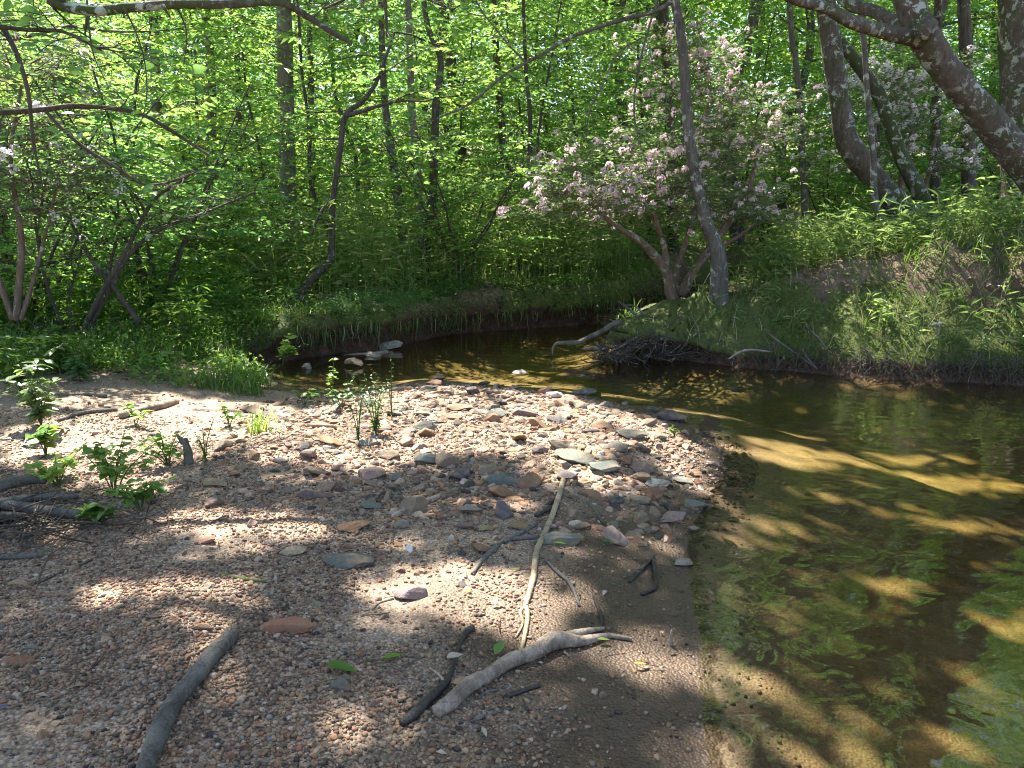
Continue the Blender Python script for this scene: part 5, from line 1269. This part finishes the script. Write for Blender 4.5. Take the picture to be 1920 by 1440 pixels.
leaf_obj(770, 1045, .06, 1.9, 'petal_white', "small pale dry leaf upright in the shaded gravel", .45, tiltz=.5)
leaf_obj(1128, 1024, .055, .2, 'herb_blue', "bluish-green leaf on the dark sand right of the crooked stick", .7)
leaf_obj(1038, 1026, .06, .0, 'herb', "slim green leaf just right of the crooked stick's middle", .35)
leaf_obj(1120, 1212, .045, .1, 'leaf_yellow', "yellow-green leaf beneath the driftwood tip", .4)
leaf_obj(1188, 1254, .045, .1, 'leaf_yellow', "yellow leaf on the wet sand below the driftwood tip", .3)
leaf_obj(874, 1120, .025, .4, 'leaf_yellow', "tiny lime leaf on the brightest sand", .7)
leaf_obj(955, 1058, .05, .9, 'deadleaf', "brown dead leaf under the forked stick", .6, lift=.01, tiltz=.2)
leaf_obj(962, 1077, .03, .2, 'grass', "tiny dark green leaf below the forked stick", .5)
leaf_obj(904, 1380, .04, -1.2, 'drygrass', "slender straw-coloured leaf near the bottom edge", .35)
leaf_obj(920, 1140, .04, .2, 'deadleaf', "small tan leaf in the sunlit sand", .5)
leaf_obj(15, 1105, .07, .3, 'deadleaf', "pale curled dead leaf at the left edge under the debris heap", .6, lift=.02)
leaf_obj(85, 1018, .07, .4, 'deadleaf', "light brown dead leaf on the debris heap", .5, lift=.06)
leaf_obj(1108, 1042, .03, 1.2, 'leaf_yellow', "tiny yellow-green leaf on the dark sand", .5)

# ---------------------------------------------------------------- plants growing on the bar
def plant(label, px, py, hpx, kind, mat, leaf, seed, n=5, name="gravel_plant", spread=.5, cat="plant"):
    p = gp(px, py); H = hpx * depth(p) / FPX; rs = np.random.default_rng(seed); base = tuple(p)
    o = empty(name, base, label, cat); lv = Geo()
    PP = []; DD = []; LL = []
    for k in range(n):
        az = rs.uniform(0, 6.28); h = H * rs.uniform(.6, 1.0) if k else H; sp = spread * H * rs.uniform(.2, 1)
        q = np.array([[0, 0, -.01], [math.cos(az) * sp * .3, math.sin(az) * sp * .3, h * .5], [math.cos(az) * sp, math.sin(az) * sp, h]])
        if k < 8: link("stem", to_mesh("stem", Geo().add(*tube(q, [.0035, .003, .0015], 5, 3, rs, .05, False)), M['stem']), o)
        Qs, _ = smooth_path(q, np.ones(3), 8)
        if kind == 'whorl': fs = np.repeat(np.linspace(.35, 1, 4), 5)
        elif kind == 'broad': fs = rs.uniform(.5, 1, 9)
        else: fs = np.linspace(.15, 1, 22)
        for f in fs:
            c = Qs[int(f * (len(Qs) - 1))]; a = rs.uniform(0, 6.28)
            PP.append(c + rs.normal(0, .004, 3)); DD.append([math.cos(a), math.sin(a), rs.uniform(-.2, .6)]); LL.append(leaf * rs.uniform(.6, 1.15) * (1.1 - .35 * f if kind == 'fine' else 1))
    wr = {'whorl': .32, 'broad': .72, 'fine': .34}[kind]
    lv.add(*ovals(np.array(PP), np.array(DD), np.array([0, 0, 1.]) + rs.normal(0, .3, (len(PP), 3)), np.array(LL), wr, .12, .3))
    link("foliage", to_mesh("foliage", lv, M[mat]), o)
    return o
plant("bluish-green bushy plant rooted in the cobbles", 705, 815, 120, 'fine', 'herb_blue', .04, 1, 12, spread=.4)
plant("slim sprig with a leafy tip standing beside the bluish-green plant", 735, 790, 120, 'fine', 'herb_blue', .03, 2, 2, spread=.5)
plant("second small bluish plant at the foot of the bushy one", 672, 830, 90, 'fine', 'herb_blue', .03, 3, 5, spread=.35)
plant("broad-leaved sunny seedling at the far left of the gravel", 86, 855, 62, 'broad', 'herb', .085, 4, 5)
plant("tall sunlit leafy plant rising over the debris heap", 215, 935, 125, 'broad', 'herb', .055, 5, 14, spread=.75)
plant("spreading yellow-green plant directly behind the debris heap", 110, 915, 55, 'broad', 'leaf_yellow', .05, 6, 14, spread=2.2)
plant("low green plant right of the round branch end", 265, 960, 60, 'broad', 'herb', .05, 7, 10, spread=1.2)
plant("dark leafy clump at the end of the debris heap", 185, 985, 40, 'broad', 'grass', .07, 8, 5, spread=.9)
plant("dark bushy plant at the left casting a shadow on the gravel", 78, 800, 120, 'whorl', 'leaf_laurel', .11, 9, 8, spread=.45)
plant("light green plant beside the small stump", 315, 875, 70, 'broad', 'herb', .04, 10, 12, spread=1.2)
plant("feathery sprig right of the small stump", 385, 865, 80, 'fine', 'herb', .03, 11, 4, spread=.5)
plant("yellow-green maple seedling by the inlet", 530, 690, 60, 'broad', 'leaf_yellow', .09, 12, 6, spread=.9)
plant("small seedling on the gravel near the maple seedling", 570, 760, 40, 'broad', 'herb', .055, 13, 4, spread=.9)
plant("tall thin sprig with drooping leaves near the inlet", 625, 755, 90, 'broad', 'herb', .045, 14, 3, spread=.4)
plant("leafy seedling clump at the edge of the bar by the water", 640, 770, 50, 'broad', 'herb_blue', .05, 15, 5, spread=.8)
plant("pale whorled-leaf seedling in the shady grass", 150, 715, 45, 'whorl', 'herb_blue', .12, 16, 3, spread=.3)
plant("bright broad seedling in the grass at the left edge of the creek", 300, 705, 50, 'broad', 'herb', .10, 17, 4, spread=.5)
plant("small seedling in the lit gravel below the log", 430, 800, 40, 'broad', 'herb', .05, 18, 4, spread=.8)
plant("small green sprig alone on the mid gravel", 255, 800, 45, 'broad', 'leaf_yellow', .05, 19, 3, spread=.7)
plant("tiny seedling on the cobbles near the water's corner", 1265, 820, 22, 'broad', 'herb', .03, 20, 3)
plant("bushy green plant at the left edge behind the dark one", 40, 740, 110, 'whorl', 'grass', .13, 21, 8, spread=.7)
plant("grassy-leaved tall plant in the left shade", 110, 700, 80, 'whorl', 'grass', .14, 22, 8, spread=.6)
plant("bright green bush lit by the sun on the lip of the undercut bank", 690, 600, 60, 'fine', 'herb_blue', .06, 23, 9, spread=1.0)
rs = np.random.default_rng(33); c = gp(488, 810); pz = rs.normal(0, .045, (70, 2)); P = np.concatenate([pz, np.zeros((70, 1))], 1)
tag(link("grass_tuft", to_mesh("grass_tuft", Geo().add(*blades(rs, P, rs.uniform(.08, .2, 70), .006, .7)), M['leaf_yellow'], smooth=False), loc=tuple(c)), "yellow-green grass tuft on the lit gravel", "grass tuft")
# hanging roots under the far bank's lip
rs = np.random.default_rng(35); g = Geo(); c = at(640, 630, 9.2)
for k in range(150):
    px_ = rs.uniform(450, 860); p = gp(px_, 640 - (px_ - 450) * .06); a = np.array([p[0], p[1] - .22, rs.uniform(.2, .38)]); l = rs.uniform(.06, .3)
    g.add(*tube([a, a + [rs.normal(0, .05), -.03, -l * .5], a + [rs.normal(0, .1), rs.normal(0, .04), -l]], [.005, .004, .0015], 4, 2, None, 0, False))
tag(link("hanging_roots", to_mesh("hanging_roots", g, M['twig'], tuple(c)), loc=tuple(c)), "fine roots hanging from the undercut far bank", "roots", kind='stuff')

rs = np.random.default_rng(36); g = Geo(); c = at(1600, 690, 7.6)
for k in range(420):
    px_ = rs.uniform(1290, 2000); p = onz(px_, np.interp(px_, [1290, 1400, 1540, 1700, 1920, 2000], [676, 690, 701, 712, 723, 727])); a = np.array([p[0], p[1] + rs.uniform(-.02, .16), rs.uniform(.05, .3)]); l = rs.uniform(.06, .26)
    a[2] = max(a[2], gh(a[0], a[1]) + .01)
    g.add(*tube([a, a + [rs.normal(0, .06), -.05, -l * .3], a + [rs.normal(0, .12), -.08 + rs.normal(0, .04), -l]], [.006, .004, .0015], 4, 2, None, 0, False))
tag(link("hanging_roots", to_mesh("hanging_roots", g, M['twig'], tuple(c)), loc=tuple(c)), "fringe of fine roots and dead stems along the right bank's waterline", "roots", kind='stuff')

# bits of leaf and twig strewn over the bar
r_ = np.random.default_rng(130); y = 1.6 + 5.2 * r_.random(1500) ** 1.5; x = r_.uniform(-.78, .4, 1500) * (y + .2); d = shore(x, y)[0]; k = (d > .05) & (vnoise(x * 1.6, y * 1.6, 55) > .35); x, y = x[k], y[k]
P = np.stack([x, y, ground_h(x, y) + .012], 1); g = Geo().add(*kites(P, r_.normal(0, 1, P.shape) * [1, 1, .15], np.array([0, 0, 1.]) + r_.normal(0, .35, P.shape), .008 + .032 * r_.random(len(P)) ** 2.5, .55))
tag(link("leaf_fragments", to_mesh("leaf_fragments", g, M['deadleaf'], smooth=False)), "small bits of dead leaf strewn over the gravel bar", "leaf litter", kind='stuff')
g = Geo()
for k in range(260):
    yy = 1.7 + 5 * r_.random() ** 1.3; xx = r_.uniform(-.78, .38) * yy
    if shore([xx], [yy])[0][0] < .05: continue
    a = r_.uniform(0, 6.28); l = r_.uniform(.015, .06); v = np.array([math.cos(a) * l, math.sin(a) * l, r_.normal(0, .15) * l]); c = np.array([xx, yy, gh(xx, yy) + .012])
    g.add(*tube([c - v, c + r_.normal(0, .1 * l, 3), c + v], [.0015, .0022, .001], 4, 2, None, 0, False))
tag(link("twig_fragments", to_mesh("twig_fragments", g, M['twig'])), "tiny bits of twig strewn over the gravel bar", "twig litter", kind='stuff')
